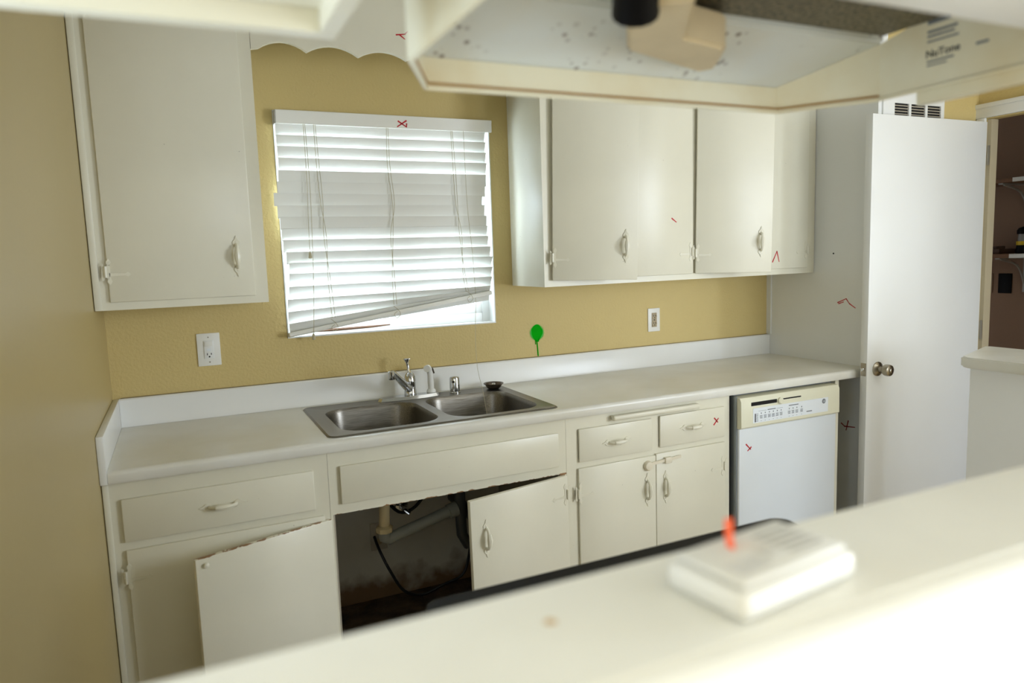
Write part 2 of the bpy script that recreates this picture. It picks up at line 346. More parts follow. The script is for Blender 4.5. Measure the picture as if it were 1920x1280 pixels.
# kitchen window
w1 = struct('window_1', (lambda bm: [box(bm, a, b, 0.055, 0.10, c, d, 0.003) for a, b, c, d in ((WX0+.001, WX0+0.04, WZ0+.001, WZ1-.001), (WX1-0.04, WX1-.001, WZ0+.001, WZ1-.001), (WX0+0.04, WX1-0.04, WZ0+.001, WZ0+0.045), (WX0+0.04, WX1-0.04, WZ1-0.045, WZ1-.001), (1.045, 1.08, WZ0+0.045, WZ1-0.045))] and bm)(NB()), M_trim, 'white framed slider window over the sink')
bm = NB()
for a, b, c, d in ((1.08, 1.11, WZ0+0.045, WZ1-0.045), (WX1-0.068, WX1-0.04, WZ0+0.045, WZ1-0.045), (1.11, WX1-0.068, WZ0+0.045, WZ0+0.08), (1.11, WX1-0.068, WZ1-0.08, WZ1-0.045)): box(bm, a, b, 0.06, 0.085, c, d, 0.002)
mk('sash', bm, M_trim, w1)
mk('pane', B(WX0+0.04, 1.045, 0.078, 0.082, WZ0+0.045, WZ1-0.045), M_glass, w1); mk('pane', B(1.11, WX1-0.068, 0.07, 0.074, WZ0+0.08, WZ1-0.08), M_glass, w1)
bm = NB(); box(bm, WX0+.001, WX1-.001, -0.004, 0.055, WZ0+.0005, WZ0+0.006); box(bm, WX1-0.006, WX1-0.001, -0.003, 0.055, WZ0+0.006, WZ1-.001); box(bm, WX0+0.001, WX0+0.006, -0.003, 0.055, WZ0+0.006, WZ1-.001)
mk('window_sill', bm, M_trim, w1)
# marks on walls
mk('red_mark', strokes([[(-0.451, 1.205), (-0.499, 1.225), (-0.517, 1.203), (-0.55, 1.184)], [(-0.457, 1.2), (-0.484, 1.209)]], 0.005, on_x(XR)), M_red, wcs, label='red marker scrawl on the white closet side')
mk('red_mark', strokes([[(-0.486, 0.625), (-0.505, 0.613), (-0.562, 0.619)], [(-0.525, 0.643), (-0.514, 0.596)]], 0.006, on_x(XR)), M_dred, wcs, label='dark red cross below the counter end')
mk('screw_hole', lathe(NB(), [(0.004, 0), (0.004, 0.001)], (XR, -0.422, 1.438), 10, (-1, 0, 0)), M_void, wcs)
# green spray paint with a drip
bm = NB(); pts = []
for i in range(40):
    t = 2*math.pi*i/40; r = 0.028*(1+0.06*math.sin(5*t+1)); y = math.sin(t); pts.append((1.706+r*math.cos(t)*(1 if y > -0.2 else 1+0.55*(y+0.2)), 1.130+(0.036*y if y > 0 else 0.045*y)))
prism_y(bm, pts, -0.0002, -0.0012)
g = mk('green_paint_mark', bm, M_green, wb, label='bright green sprayed blot with a drip'); bm = NB()
for ln, w in (([(1.704, 1.094), (1.707, 1.06), (1.709, 1.021)], 0.0055), ([(1.697, 1.10), (1.698, 1.075)], 0.004), ([(1.713, 1.10), (1.713, 1.086)], 0.004)):
    tube(bm, [(a, -0.0012, b) for a, b in ln], w/2, 6)
mk('drip', bm, M_green, g)
bm = NB(); v = [bm.verts.new((0.056*math.cos(2*math.pi*i/32), 0, 0.056*math.sin(2*math.pi*i/32))) for i in range(32)]; bm.faces.new(v)
mk('overspray', bm, M_halo, wb, loc=(1.706, -0.0006, 1.128), local=True, shade=0)

# ------------------------------------------------------------------ hardware shared by cabinets (built facing -y around the origin)
def pull_bm(horizontal=False):
    bm = NB()
    pts = [(0, -0.002, -0.038), (0, -0.013, -0.033), (0, -0.021, -0.018), (0, -0.023, 0), (0, -0.021, 0.018), (0, -0.013, 0.033), (0, -0.002, 0.038)]
    tube(bm, pts, [0.0055]*7, 8, 0, 1.0)
    tube(bm, [(0, -0.0205, -0.022), (0, -0.0235, 0), (0, -0.0205, 0.022)], [0.007, 0.0105, 0.007], 8)
    for s in (-1, 1):
        out = [(0, 0.030), (0.006, 0.033), (0.011, 0.040), (0.0115, 0.047), (0.007, 0.053), (0.003, 0.056), (0.0035, 0.060), (0, 0.068), (-0.0035, 0.060), (-0.003, 0.056), (-0.007, 0.053), (-0.0115, 0.047), (-0.011, 0.040), (-0.006, 0.033)]
        prism_y(bm, [(a, s*b) for a, b in out], 0.0, -0.003)
        lathe(bm, [(0.0035, 0), (0.0035, 0.0012), (0.001, 0.0018)], (0, -0.003, s*0.046), 8, (0, -1, 0))
    if horizontal: bm.transform(Matrix.Rotation(math.radians(90), 4, 'Y'))
    return bm
def hinge_bm(side):
    """H-L hinge leaves painted over; side=+1 has its long arm to +x"""
    bm = NB(); tube(bm, [(0, -0.004, -0.018), (0, -0.004, 0.018)], 0.0042, 8)
    for z in (-0.009, 0, 0.009): lathe(bm, [(0.005, -0.0012), (0.005, 0.0012)], (0, -0.004, z), 8)
    d = -0.0016; s = side
    prism_y(bm, [(s*0.004, -0.022), (s*0.012, -0.020), (s*0.013, 0.022), (s*0.004, 0.020)], 0, d)
    prism_y(bm, [(s*0.010, -0.014), (s*0.055, -0.012), (s*0.062, -0.017), (s*0.070, -0.009), (s*0.062, -0.001), (s*0.055, -0.006), (s*0.010, -0.004)], 0, d)
    for q in (-1, 1): prism_y(bm, [(s*0.006, q*0.020), (s*0.013, q*0.020), (s*0.017, q*0.030), (s*0.010, q*0.042), (s*0.003, q*0.030)], 0, d)
    prism_y(bm, [(-s*0.004, -0.024), (-s*0.010, -0.030), (-s*0.012, -0.020), (-s*0.010, 0.020), (-s*0.012, 0.030), (-s*0.004, 0.024)], 0, d)
    return bm
ME = {}
def hw(kind, name, parent, loc, rot=None, mat=None):
    if kind not in ME:
        bm = {'pullv': lambda: pull_bm(), 'pullh': lambda: pull_bm(True), 'hr': lambda: hinge_bm(1), 'hl': lambda: hinge_bm(-1)}[kind]()
        o = mk(name, bm, mat or M_paint, parent, loc=loc, local=True, rot=rot); ME[kind] = o.data; return o
    o = bpy.data.objects.new(name, ME[kind]); COL.objects.link(o); o.parent = parent; o.location = loc
    if rot: o.rotation_euler = rot
    return o
def front(name, cab, x0, x1, z0, z1, y0, mat=None, proud=0.011):
    """closed lipped front on the face frame plane y0; origin at its lower left front"""
    base = WP[cab.name]; w, h = x1-x0, z1-z0
    return mk(name, B(0, w, -proud, -0.0004, 0, h, 0.0035, 2), mat or M_paint, cab, loc=Vector((x0, y0, z0))-base, local=True)
def swung(name, cab, hx, z0, z1, w, y0, ang, side, th=0.018, droop=0.0, mat=None):
    """door open by ang degrees about a hinge at (hx, y0); side=+1: the slab runs to +x when closed"""
    base = WP[cab.name]
    bm = B(min(0, side*w), max(0, side*w), -th, 0, 0, z1-z0, 0.003, 2)
    o = mk(name, bm, mat or M_paint, cab, loc=Vector((hx, y0, z0))-base, local=True, rot=(0, math.radians(droop), math.radians(-side*ang)))
    return o

# ------------------------------------------------------------------ base cabinets
FY = -0.61; TOPZ = 0.874
def carcass(cab, x0, x1, bottom=0.09, back=True, mats=M_paint, yb=-0.004):
    bm = NB(); box(bm, x0+0.001, x0+0.017, FY+0.02, yb, 0.0005, TOPZ); box(bm, x1-0.017, x1-0.001, FY+0.02, yb, 0.0005, TOPZ)
    box(bm, x0+0.017, x1-0.017, FY+0.02, yb, bottom-0.016, bottom); box(bm, x0+0.017, x1-0.017, FY+0.075, FY+0.09, 0.0005, bottom-0.016)
    mk('carcass', bm, mats, cab)
c1 = thing('base_cabinet', 'cream base cabinet beside the left wall with one wide drawer', 'cabinet', (0.317, -0.31, 0), 'cream base cabinets')
carcass(c1, 0.002, 0.631)
bm = NB()
for a in ((0.002, 0.050, 0.0005, TOPZ), (0.570, 0.631, 0.0005, TOPZ), (0.050, 0.570, 0.81, TOPZ), (0.050, 0.570, 0.66, 0.71), (0.050, 0.570, 0.09, 0.13)): box(bm, a[0], a[1], FY, FY+0.02, a[2], a[3])
box(bm, 0.002, 0.018, FY-0.008, FY-0.0005, 0.0005, 0.872, 0.003)
mk('face_frame', bm, M_paint, c1)
d = front('drawer', c1, 0.046, 0.585, 0.695, 0.823, FY); hw('pullh', 'handle', d, (0.268, -0.011, 0.066))
d = front('door', c1, 0.047, 0.612, 0.11, 0.671, FY); hw('hr', 'hinge', d, (-0.006, -0.011, 0.483), (0, 0, 0)); hw('hr', 'hinge', d, (-0.006, -0.011, 0.08))
# sink base
c2 = thing('sink_base_cabinet', 'cream sink cabinet with both doors open showing dark pipes inside', 'cabinet', (1.07, -0.31, 0), 'cream base cabinets')
M_worn_rail = worn_paint('worn_rail_paint', 2, 0.664, 0.012)
carcass(c2, 0.632, 1.504, bottom=0.05, mats=plain('cabinet_inside', srgb(190, 180, 160), 0.7, var=0.25))
mk('floor_board', B(0.652, 1.484, FY+0.02, -0.008, 0.0505, 0.054), M_dirt, c2)
mk('back_panel', B(0.652, 1.484, -0.012, -0.004, 0.054, 0.86), M_stain, c2)
bm = NB(); box(bm, 0.632, 1.504, FY, FY+0.02, 0.664, TOPZ); box(bm, 0.632, 1.504, FY, FY+0.02, 0.0005, 0.06); box(bm, 0.632, 0.640, FY, FY+0.02, 0.06, 0.664); box(bm, 1.478, 1.504, FY, FY+0.02, 0.06, 0.664)
mk('face_frame', bm, M_worn_rail, c2)
front('false_front', c2, 0.668, 1.470, 0.697, 0.824, FY)
d = swung('door', c2, 0.634, 0.062, 0.655, 0.430, FY-0.012, 162, 1, mat=worn_paint('worn_door_paint', 2, 0.593, 0.006))
mk('catch', lathe(NB(), [(0.005, 0), (0.005, 0.004), (0.008, 0.006), (0.007, 0.010), (0.002, 0.012)], (0.402, 0.0, 0.572), 12, (0, 1, 0)), M_paint, d, local=True)
d['label'] = 'inner face of the folded-back sink door'
d = swung('door', c2, 1.500, 0.062, 0.662, 0.424, FY-0.002, 9.5, -1, droop=-0.6)
hw('pullv', 'handle', d, (-0.365, -0.018, 0.455)); hw('hl', 'hinge', d, (-0.004, -0.018, 0.53)); hw('hl', 'hinge', d, (-0.004, -0.018, 0.08))
d['label'] = 'slightly open sink door with a pull'
# double unit
c3 = thing('base_cabinet', 'cream base cabinet beside the dishwasher with two drawers and a strap lock', 'cabinet', (1.9, -0.31, 0), 'cream base cabinets')
carcass(c3, 1.505, 2.285)
bm = NB()
for a in ((1.505, 1.556, 0.0005, TOPZ), (2.25, 2.285, 0.0005, TOPZ), (1.556, 2.25, 0.825, TOPZ), (1.556, 2.25, 0.67, 0.71), (1.556, 2.25, 0.09, 0.13), (1.888, 1.925, 0.71, 0.825)): box(bm, a[0], a[1], FY, FY+0.02, a[2], a[3])
mk('face_frame', bm, M_paint, c3)
d = front('drawer', c3, 1.556, 1.888, 0.699, 0.826, FY); hw('pullh', 'handle', d, (0.168, -0.011, 0.060))
d = front('drawer', c3, 1.925, 2.252, 0.703, 0.831, FY); hw('pullh', 'handle', d, (0.164, -0.011, 0.066))
mk('red_mark', strokes([[(2.194, 0.761), (2.217, 0.785)], [(2.197, 0.788), (2.214, 0.77)]], 0.006, on_y(FY-0.011)), M_red, c3)
mk('cutting_board', (lambda bm: box(bm, 1.70, 2.112, FY-0.028, FY-0.0005, 0.842, 0.862, 0.007, 3))(NB()), M_paint, c3, label='rounded front edge of a pull-out board')
d = front('door', c3, 1.551, 1.903, 0.09, 0.676, FY); hw('pullv', 'handle', d, (0.310, -0.011, 0.453)); hw('hr', 'hinge', d, (-0.004, -0.011, 0.49)); hw('hr', 'hinge', d, (-0.004, -0.011, 0.08))
mk('lock_pad', lathe(NB(), [(0.020, 0), (0.020, 0.008), (0.016, 0.014), (0.004, 0.016)], (1.863-1.551, -0.011, 0.641-0.09), 20, (0, -1, 0)), M_lock, d, local=True)
bm = NB(); box(bm, 0.325, 0.47, -0.020, -0.0165, 0.550, 0.562); bm.transform(Matrix.Translation((0.32, 0, 0.551)) @ Matrix.Rotation(math.radians(-4), 4, 'Y') @ Matrix.Translation((-0.32, 0, -0.551)))
mk('lock_strap', bm, M_lock, d, local=True)
d = front('door', c3, 1.905, 2.256, 0.09, 0.681, FY); hw('pullv', 'handle', d, (0.044, -0.011, 0.450)); hw('hl', 'hinge', d, (0.344, -0.011, 0.49)); hw('hl', 'hinge', d, (0.344, -0.011, 0.08))
mk('lock_buckle', B(1.94-1.905, 1.972-1.905, -0.026, -0.0115, 0.548, 0.573, 0.003), M_lock, d, local=True)
# end post by the dishwasher
tag(mk('end_panel', B(2.900, 2.922, FY, -0.004, 0.0005, 0.874), M_paint, loc=(2.911, -0.3, 0)), 'narrow white end panel right of the dishwasher', 'panel')

# ------------------------------------------------------------------ countertop
ct = thing('countertop', 'long white laminate countertop with a backsplash along the wall', 'countertop', (1.55, -0.31, 0.875))
def slab(y0, y1, rounded):
    if rounded: return [(y1, 0.876), (y1, 0.914)]+[(y0+0.014+0.014*math.cos(math.radians(a)), 0.900+0.014*math.sin(math.radians(a))) for a in (90, 110, 130, 150, 170, 180)]+[(y0, 0.882), (y0+0.004, 0.876)]
    return [(y0, 0.876), (y1, 0.876), (y1, 0.914), (y0, 0.914)]
bm = NB(); SX0, SX1 = 0.668, 1.466
prism_x(bm, slab(-0.637, -0.003, True), 0.021, SX0); prism_x(bm, slab(-0.637, -0.003, True), SX1, XR-0.001); prism_x(bm, slab(-0.637, -0.585, True), SX0, SX1); prism_x(bm, slab(-0.085, -0.003, False), SX0, SX1)
mk('top', bm, M_lam, ct)
bs = [(-0.001, 0.9145), (-0.001, 1.014), (-0.005, 1.017), (-0.016, 1.017), (-0.020, 1.012), (-0.020, 0.922), (-0.024, 0.9145)]
mk('backsplash', prism_x(NB(), bs, 0.021, XR-0.001), M_splash, ct)
mk('end_splash', B(0.001, 0.0205, -0.637, -0.001, 0.8762, 1.016, 0.002), M_splash, ct)
mk('caulk_line', B(0.025, XR-0.004, -0.004, -0.0005, 1.0172, 1.0186), plain('grimy_caulk', srgb(150, 128, 86), 0.7, var=0.5, scale=30), ct)

# ------------------------------------------------------------------ sink
sk = thing('kitchen_sink', 'double bowl stainless steel sink set in the white counter', 'sink', (1.065, -0.335, 0.9145))
bm = NB(); X0, X1, Y0, Y1 = 0.642, 1.490, -0.603, -0.062
outer = [rrect(X0, X1, Y0, Y1, 0.03), rrect(X0+0.006, X1-0.006, Y0+0.006, Y1-0.006, 0.026), rrect(X0+0.018, X1-0.018, Y0+0.018, Y1-0.018, 0.022)]
zs = (0.9148, 0.9195, 0.9175); loops = [[bm.verts.new((a, b, z)) for a, b in l] for l, z in zip(outer, zs)]
for a, b in zip(loops, loops[1:]):
    for k in range(len(a)): bm.faces.new((a[k], a[(k+1) % len(a)], b[(k+1) % len(a)], b[k]))
bowls = [(0.700, 1.052, -0.560, -0.158), (1.090, 1.446, -0.560, -0.158)]
inner = []
for q in bowls:
    l = [bm.verts.new((a, b, 0.9175)) for a, b in rrect(*q, 0.085, 8)]; inner.append(l)
es = []
for l in [loops[-1]]+inner:
    for k in range(len(l)):
        e = bm.edges.get((l[k], l[(k+1) % len(l)])) or bm.edges.new((l[k], l[(k+1) % len(l)])); es.append(e)
bmesh.ops.triangle_fill(bm, use_beauty=True, use_dissolve=False, edges=es)
bmesh.ops.recalc_face_normals(bm, faces=bm.faces)
mk('rim', bm, M_steel, sk)
for q in bowls:
    bm = NB(); cx, cy = (q[0]+q[1])/2, (q[2]+q[3])/2; L = []
    for ins, z, r in ((0, 0.9175, 0.085), (0.003, 0.912, 0.083), (0.006, 0.900, 0.082), (0.012, 0.79, 0.085), (0.020, 0.755, 0.085), (0.045, 0.737, 0.075), (0.09, 0.733, 0.05)):
        L.append([bm.verts.new((a, b, z)) for a, b in rrect(q[0]+ins, q[1]-ins, q[2]+ins, q[3]-ins, r, 8)])
    for a, b in zip(L, L[1:]):
        for k in range(len(a)): bm.faces.new((a[k], a[(k+1) % len(a)], b[(k+1) % len(a)], b[k]))
    bm.faces.new(L[-1]); bmesh.ops.recalc_face_normals(bm, faces=bm.faces)
    for f in bm.faces: f.normal_flip()
    b_ = mk('bowl', bm, M_steel, sk, shade=50)
    mk('drain', lathe(NB(), [(0.045, 0), (0.043, 0.003), (0.034, 0.003), (0.030, 0.0012), (0.004, 0.0012)], (cx, cy, 0.7332), 20), M_chrome, b_)
# faucet
fc = thing('faucet', 'chrome single-lever kitchen faucet behind the sink bowls', 'faucet', (1.06, -0.105, 0.9178))
prof = [(0.93, -0.112), (0.94, -0.128), (1.0, -0.140), (1.12, -0.140), (1.178, -0.128), (1.188, -0.112), (1.178, -0.088), (1.12, -0.078), (1.0, -0.078), (0.94, -0.092)]
bm = NB(); a = [bm.verts.new((x, y, 0.918)) for x, y in prof]; b = [bm.verts.new((1.06+(x-1.06)*0.95, -0.108+(y+0.108)*0.85, 0.930)) for x, y in prof]
bm.faces.new(b); bm.faces.new(a[::-1])
for k in range(len(a)): bm.faces.new((a[k], a[(k+1) % len(a)], b[(k+1) % len(a)], b[k]))
bmesh.ops.recalc_face_normals(bm, faces=bm.faces); mk('base_plate', bm, M_chrome, fc)
mk('body', lathe(NB(), [(0.025, 0), (0.024, 0.02), (0.022, 0.024), (0.022, 0.055), (0.024, 0.058), (0.022, 0.075), (0.015, 0.088), (0.010, 0.092)], (1.07, -0.100, 0.929)), M_chrome, fc)
sp = mk('spout', tube(NB(), [(1.066, -0.106, 0.955), (1.04, -0.143, 0.975), (0.99, -0.207, 1.022), (0.962, -0.242, 1.048), (0.955, -0.252, 1.05)], [0.017, 0.016, 0.0125, 0.012, 0.012], 12), M_chrome, fc)
mk('aerator', lathe(NB(), [(0.012, 0), (0.013, 0.004), (0.013, 0.03), (0.010, 0.034)], (0.953, -0.254, 1.026), 16), M_chrome, sp)
bm = NB(); tube(bm, [(1.07, -0.100, 1.015), (1.068, -0.098, 1.03), (1.064, -0.094, 1.062), (1.062, -0.092, 1.076)], [0.009, 0.0055, 0.006, 0.012], 10)
box(bm, 1.049, 1.076, -0.10, -0.085, 1.074, 1.079, 0.002); mk('lever', bm, M_chrome, fc)
# side sprayer
ss = thing('side_sprayer', 'white pull-out sink sprayer right of the chrome faucet', 'sprayer', (1.16, -0.096, 0.9306))
mk('holder', lathe(NB(), [(0.019, 0), (0.018, 0.008), (0.013, 0.014)], (1.16, -0.096, 0.9307), 18), M_plasticw, ss)
mk('wand', tube(NB(), [(1.16, -0.096, 0.944), (1.159, -0.096, 0.975), (1.157, -0.098, 1.005), (1.152, -0.103, 1.026)], [0.0125, 0.013, 0.011, 0.012], 12), M_plasticw, ss)
mk('spray_head', tube(NB(), [(1.158, -0.092, 1.024), (1.145, -0.112, 1.033), (1.134, -0.130, 1.034)], [0.011, 0.014, 0.0145], 14), M_plasticw, ss)
mk('trigger', tube(NB(), [(1.162, -0.09, 1.03), (1.172, -0.088, 1.026), (1.178, -0.088, 1.006)], 0.0035, 8), M_darkmetal, ss)
# air gap
ag = thing('air_gap', 'small chrome air gap cylinder standing on the sink deck', 'fitting', (1.262, -0.102, 0.9178))
bm = lathe(NB(), [(0.023, 0), (0.023, 0.003), (0.0215, 0.005), (0.0215, 0.060), (0.019, 0.066), (0.004, 0.068)], (1.262, -0.102, 0.9179)); mk('cap', bm, M_chrome, ag)
mk('outlet_hole', lathe(NB(), [(0.005, 0), (0.005, 0.0012)], (1.250, -0.1205, 0.966), 10, (-0.54, -0.84, 0)), M_void, ag)
# strainer
st = thing('sink_strainer', 'tarnished basket strainer left on the back corner of the sink', 'strainer', (1.432, -0.118, 0.9178))
mk('basket', lathe(NB(), [(0.020, 0), (0.030, 0.006), (0.036, 0.018), (0.042, 0.021), (0.043, 0.024), (0.036, 0.022), (0.030, 0.010), (0.006, 0.008)], (1.432, -0.118, 0.918), 28), M_darkmetal, st)
mk('knob', lathe(NB(), [(0.004, 0.008), (0.004, 0.016), (0.009, 0.019), (0.007, 0.024), (0.001, 0.025)], (1.432, -0.118, 0.918), 14), M_chrome, st)

# ------------------------------------------------------------------ dishwasher
dw = thing('dishwasher', 'white built-in dishwasher with an almond control panel', 'dishwasher', (2.58, -0.32, 0))
mk('tub', B(2.315, 2.885, -0.60, -0.06, 0.06, 0.868), plain('dishwasher_tub', srgb(120, 124, 128), 0.5), dw)
bm = NB(); box(bm, 2.305, 2.866, -0.648, -0.602, 0.11, 0.732, 0.006, 3); mk('door_panel', bm, M_dwwhite, dw)
mk('toe_kick', B(2.32, 2.88, -0.56, -0.54, 0.0005, 0.1), M_void, dw)
mk('side_trim', (lambda bm: (box(bm, 2.299, 2.3045, -0.636, -0.602, 0.12, 0.868), bm)[1])(NB()), plain('galvanised_trim', srgb(150, 156, 160), 0.4, 0.8), dw)
poly = [(-0.602, 0.733), (-0.655, 0.733), (-0.662, 0.740), (-0.660, 0.848), (-0.652, 0.862), (-0.602, 0.864)]
cp = mk('control_panel', prism_x(NB(), poly, 2.303, 2.868), M_almond, dw)
mk('label_strip', B(2.366, 2.797, -0.6622, -0.6608, 0.752, 0.815), M_label, cp)
mk('handle_slot', B(2.357, 2.497, -0.6622, -0.655, 0.826, 0.841), M_void, cp)
mk('latch', lathe(NB(), [(0.014, 0), (0.014, 0.008), (0.010, 0.012)], (2.515, -0.660, 0.832), 16, (0, -1, 0)), M_almond, cp)
mk('vent_slit', B(2.53, 2.635, -0.6622, -0.655, 0.8345, 0.8395), M_void, cp)
bm = NB(); y = -0.6622
def tick(x0, x1, z0, z1): box(bm, x0, x1, y-0.0005, y, z0, z1)
for i, x in enumerate([2.408, 2.430, 2.453, 2.475, 2.497, 2.519, 2.565, 2.587, 2.609, 2.637]):
    tick(x, x+0.004, 0.788, 0.794)
    for k in range(3): tick(x-0.006+random.uniform(0, 0.002), x+0.009, 0.779-k*0.005, 0.7815-k*0.005)
    tick(x, x+0.004, 0.758, 0.7595)
for k in range(6): tick(2.382, 2.394, 0.7885-k*0.006, 0.7905-k*0.006)
tick(2.395, 2.44, 0.8005, 0.8015); tick(2.445, 2.49, 0.8, 0.8035); tick(2.495, 2.53, 0.8005, 0.8015); tick(2.565, 2.62, 0.803, 0.8065); tick(2.668, 2.70, 0.764, 0.768)
mk('printed_legend', bm, M_print, cp, shade=0)['kind'] = 'stuff'
mk('indicator_bar', B(2.375, 2.380, y-0.0006, y, 0.756, 0.792), M_printd, cp)
bm = NB(); prism_y(bm, arc(2.771, 0.800, 0.0105, 0, 360, 24)[:-1], y, y-0.0008); lg = mk('round_emblem', bm, plain('emblem_grey', srgb(116, 120, 124), 0.3), cp, label='round grey maker emblem')
mk('emblem_letters', text_bm('GE', 0.0125, lambda a, b, d: (2.7635+a, y-0.0010-d, 0.7957+b)), M_label, lg, shade=0)
mk('red_mark', strokes([[(2.342, 0.663), (2.366, 0.639)], [(2.369, 0.648), (2.351, 0.635)]], 0.006, on_y(-0.648)), M_red, dw)

# ------------------------------------------------------------------ upper cabinets
UY = -0.3085
u1 = thing('upper_cabinet', 'cream upper cabinet beside the left wall with one tall door', 'cabinet', (0.26, -0.154, 1.348), 'cream upper cabinets')
def ucarcass(cab, x0, x1, z0, z1=H-0.002):
    bm = NB(); box(bm, x0, x0+0.016, UY+0.02, -0.001, z0, z1); box(bm, x1-0.016, x1, UY+0.02, -0.001, z0, z1); box(bm, x0+0.016, x1-0.016, UY+0.02, -0.001, z0+0.003, z0+0.018); box(bm, x0+0.016, x1-0.016, -0.006, -0.001, z0+0.018, z1)
    mk('carcass', bm, M_paint, cab)
ucarcass(u1, 0.002, 0.523, 1.349)
bm = NB()
for a in ((0.002, 0.055, 1.349, H-0.002), (0.475, 0.523, 1.349, H-0.002), (0.055, 0.475, 1.349, 1.39), (0.055, 0.475, 2.37, H-0.002)): box(bm, a[0], a[1], UY, UY+0.02, a[2], a[3])
box(bm, 0.002, 0.022, UY-0.008, UY-0.0005, 1.349, H-0.002, 0.003)
mk('face_frame', bm, M_paint, u1)
d = front('door', u1, 0.047, 0.482, 1.374, 2.39, UY); hw('pullv', 'handle', d, (0.384, -0.011, 0.134)); hw('hr', 'hinge', d, (-0.005, -0.011, 0.096)); hw('hr', 'hinge', d, (-0.005, -0.011, 0.9))
u2c = thing('upper_cabinet', 'long cream upper cabinet right of the window with four doors', 'cabinet', (2.34, -0.154, 1.348), 'cream upper cabinets')
ucarcass(u2c, 1.592, 3.087, 1.347)
bm = NB()
for a in ((1.592, 1.645, 1.347, H-0.002), (3.02, 3.087, 1.347, H-0.002), (2.325, 2.37, 1.388, 2.37), (1.645, 3.02, 1.347, 1.388), (1.645, 3.02, 2.37, H-0.002)): box(bm, a[0], a[1], UY, UY+0.02, a[2], a[3])
mk('face_frame', bm, M_paint, u2c)
mk('shelf', B(1.61, 3.07, UY+0.03, -0.008, 1.75, 1.768), M_paint, u2c)
d = swung('door', u2c, 1.626, 1.373, 2.39, 0.350, UY-0.001, 20, 1, droop=1.4); d['label'] = 'ajar leftmost door with a pull'
hw('pullv', 'handle', d, (0.300, -0.018, 0.137)); hw('hr', 'hinge', d, (0.0, -0.018, 0.092)); hw('hr', 'hinge', d, (0.0, -0.018, 0.9))
d = front('door', u2c, 1.985, 2.337, 1.372, 2.39, UY); hw('hl', 'hinge', d, (0.345, -0.011, 0.097)); hw('pullv', 'handle', d, (0.03, -0.011, 0.134))
mk('red_mark', strokes([[(2.221, 1.617), (2.244, 1.601)]], 0.006, on_y(UY-0.011)), M_red, u2c)
d = swung('door', u2c, 2.352, 1.373, 2.39, 0.335, UY-0.001, 27, 1, droop=1.0); d['label'] = 'ajar third door with a pull'
hw('pullv', 'handle', d, (0.287, -0.018, 0.135)); hw('hr', 'hinge', d, (0.0, -0.018, 0.09)); hw('hr', 'hinge', d, (0.0, -0.018, 0.9))
d = front('door', u2c, 2.69, 3.033, 1.374, 2.39, UY); hw('hl', 'hinge', d, (0.338, -0.011, 0.085)); hw('pullv', 'handle', d, (0.03, -0.011, 0.134))
mk('red_mark', strokes([[(2.806, 1.408), (2.833, 1.457), (2.847, 1.409)]], 0.006, on_y(UY-0.011)), M_red, u2c)
# scalloped valance between them
def bump_(x): return x
pts = [(0.5245, 2.184), (0.548, 2.184)]
def arch(xa, xb, za, zb, pk, n=9, sm=False):
    out = []
    for i in range(1, n+1):
        t = i/n; out.append((xa+(xb-xa)*t, za+(zb-za)*t+(pk-(za+zb)/2)*(math.sin(math.pi*t)**(0.85 if not sm else 1.0))))
    return out
half = [(0.548, 2.190)]+arch(0.548, 0.706, 2.190, 2.190, 2.217)+arch(0.706, 0.884, 2.190, 2.188, 2.217)+arch(0.884, 1.058, 2.188, 2.190, 2.214)
mir = [(2.116-x, z) for x, z in half[::-1]][1:]
poly = pts[:1]+[(0.548, 2.184)]+half+mir+[(1.59, 2.184), (1.59, H-0.002), (0.5245, H-0.002)]
# keep the polygon simple: quads strip from the scalloped edge up to the ceiling
bm = NB(); edge = [(0.5245, 2.186)]+half+mir+[(1.59, 2.186)]
fr = [[bm.verts.new((x, yy, z)) for x, z in edge] for yy in (UY+0.001, UY+0.019)]; tp = [[bm.verts.new((x, yy, H-0.002)) for x, z in edge] for yy in (UY+0.001, UY+0.019)]
n = len(edge)
for k in range(n-1):
    for i in (0, 1): bm.faces.new((fr[i][k], fr[i][k+1], tp[i][k+1], tp[i][k]))
    bm.faces.new((fr[0][k], fr[0][k+1], fr[1][k+1], fr[1][k])); bm.faces.new((tp[0][k], tp[0][k+1], tp[1][k+1], tp[1][k]))
for k in (0, n-1): bm.faces.new((fr[0][k], fr[1][k], tp[1][k], tp[0][k]))
bmesh.ops.recalc_face_normals(bm, faces=bm.faces)
vl = thing('valance', 'cream scalloped wooden valance board above the sink window', 'valance', (1.057, UY+0.01, 2.186))
mk('board', bm, M_paint, vl, shade=25)
mk('red_mark', strokes([[(1.023, 2.276), (1.055, 2.281), (1.065, 2.291)], [(1.037, 2.276), (1.054, 2.264)]], 0.005, on_y(UY+0.001)), M_red, vl)

# ------------------------------------------------------------------ window blind
bl = thing('window_blind', 'broken white slatted blind hanging crooked over the sink window', 'blind', (1.06, -0.035, 1.19))
bm = NB(); box(bm, 0.626, 1.494, -0.058, -0.004, 2.004, 2.046, 0.003); mk('head_rail', bm, M_plasticw, bl)
vpoly = [(-0.0585, 2.000), (-0.0645, 2.000), (-0.066, 2.004), (-0.066, 2.036), (-0.068, 2.040), (-0.068, 2.048), (-0.062, 2.050), (-0.0585, 2.046)]
hv = mk('rail_valance', prism_x(NB(), vpoly, 0.624, 1.500), M_plasticw, bl)
mk('end_cap', B(0.6185, 0.6238, -0.066, -0.002, 2.000, 2.048, 0.001), plain('grey_end_cap', srgb(170, 166, 156), 0.5), bl)
mk('red_mark', strokes([[(1.094, 2.027), (1.125, 2.007)], [(1.127, 2.03), (1.09, 2.006)], [(1.128, 2.018), (1.127, 2.006)]], 0.006, on_y(-0.0662)), M_red, hv)
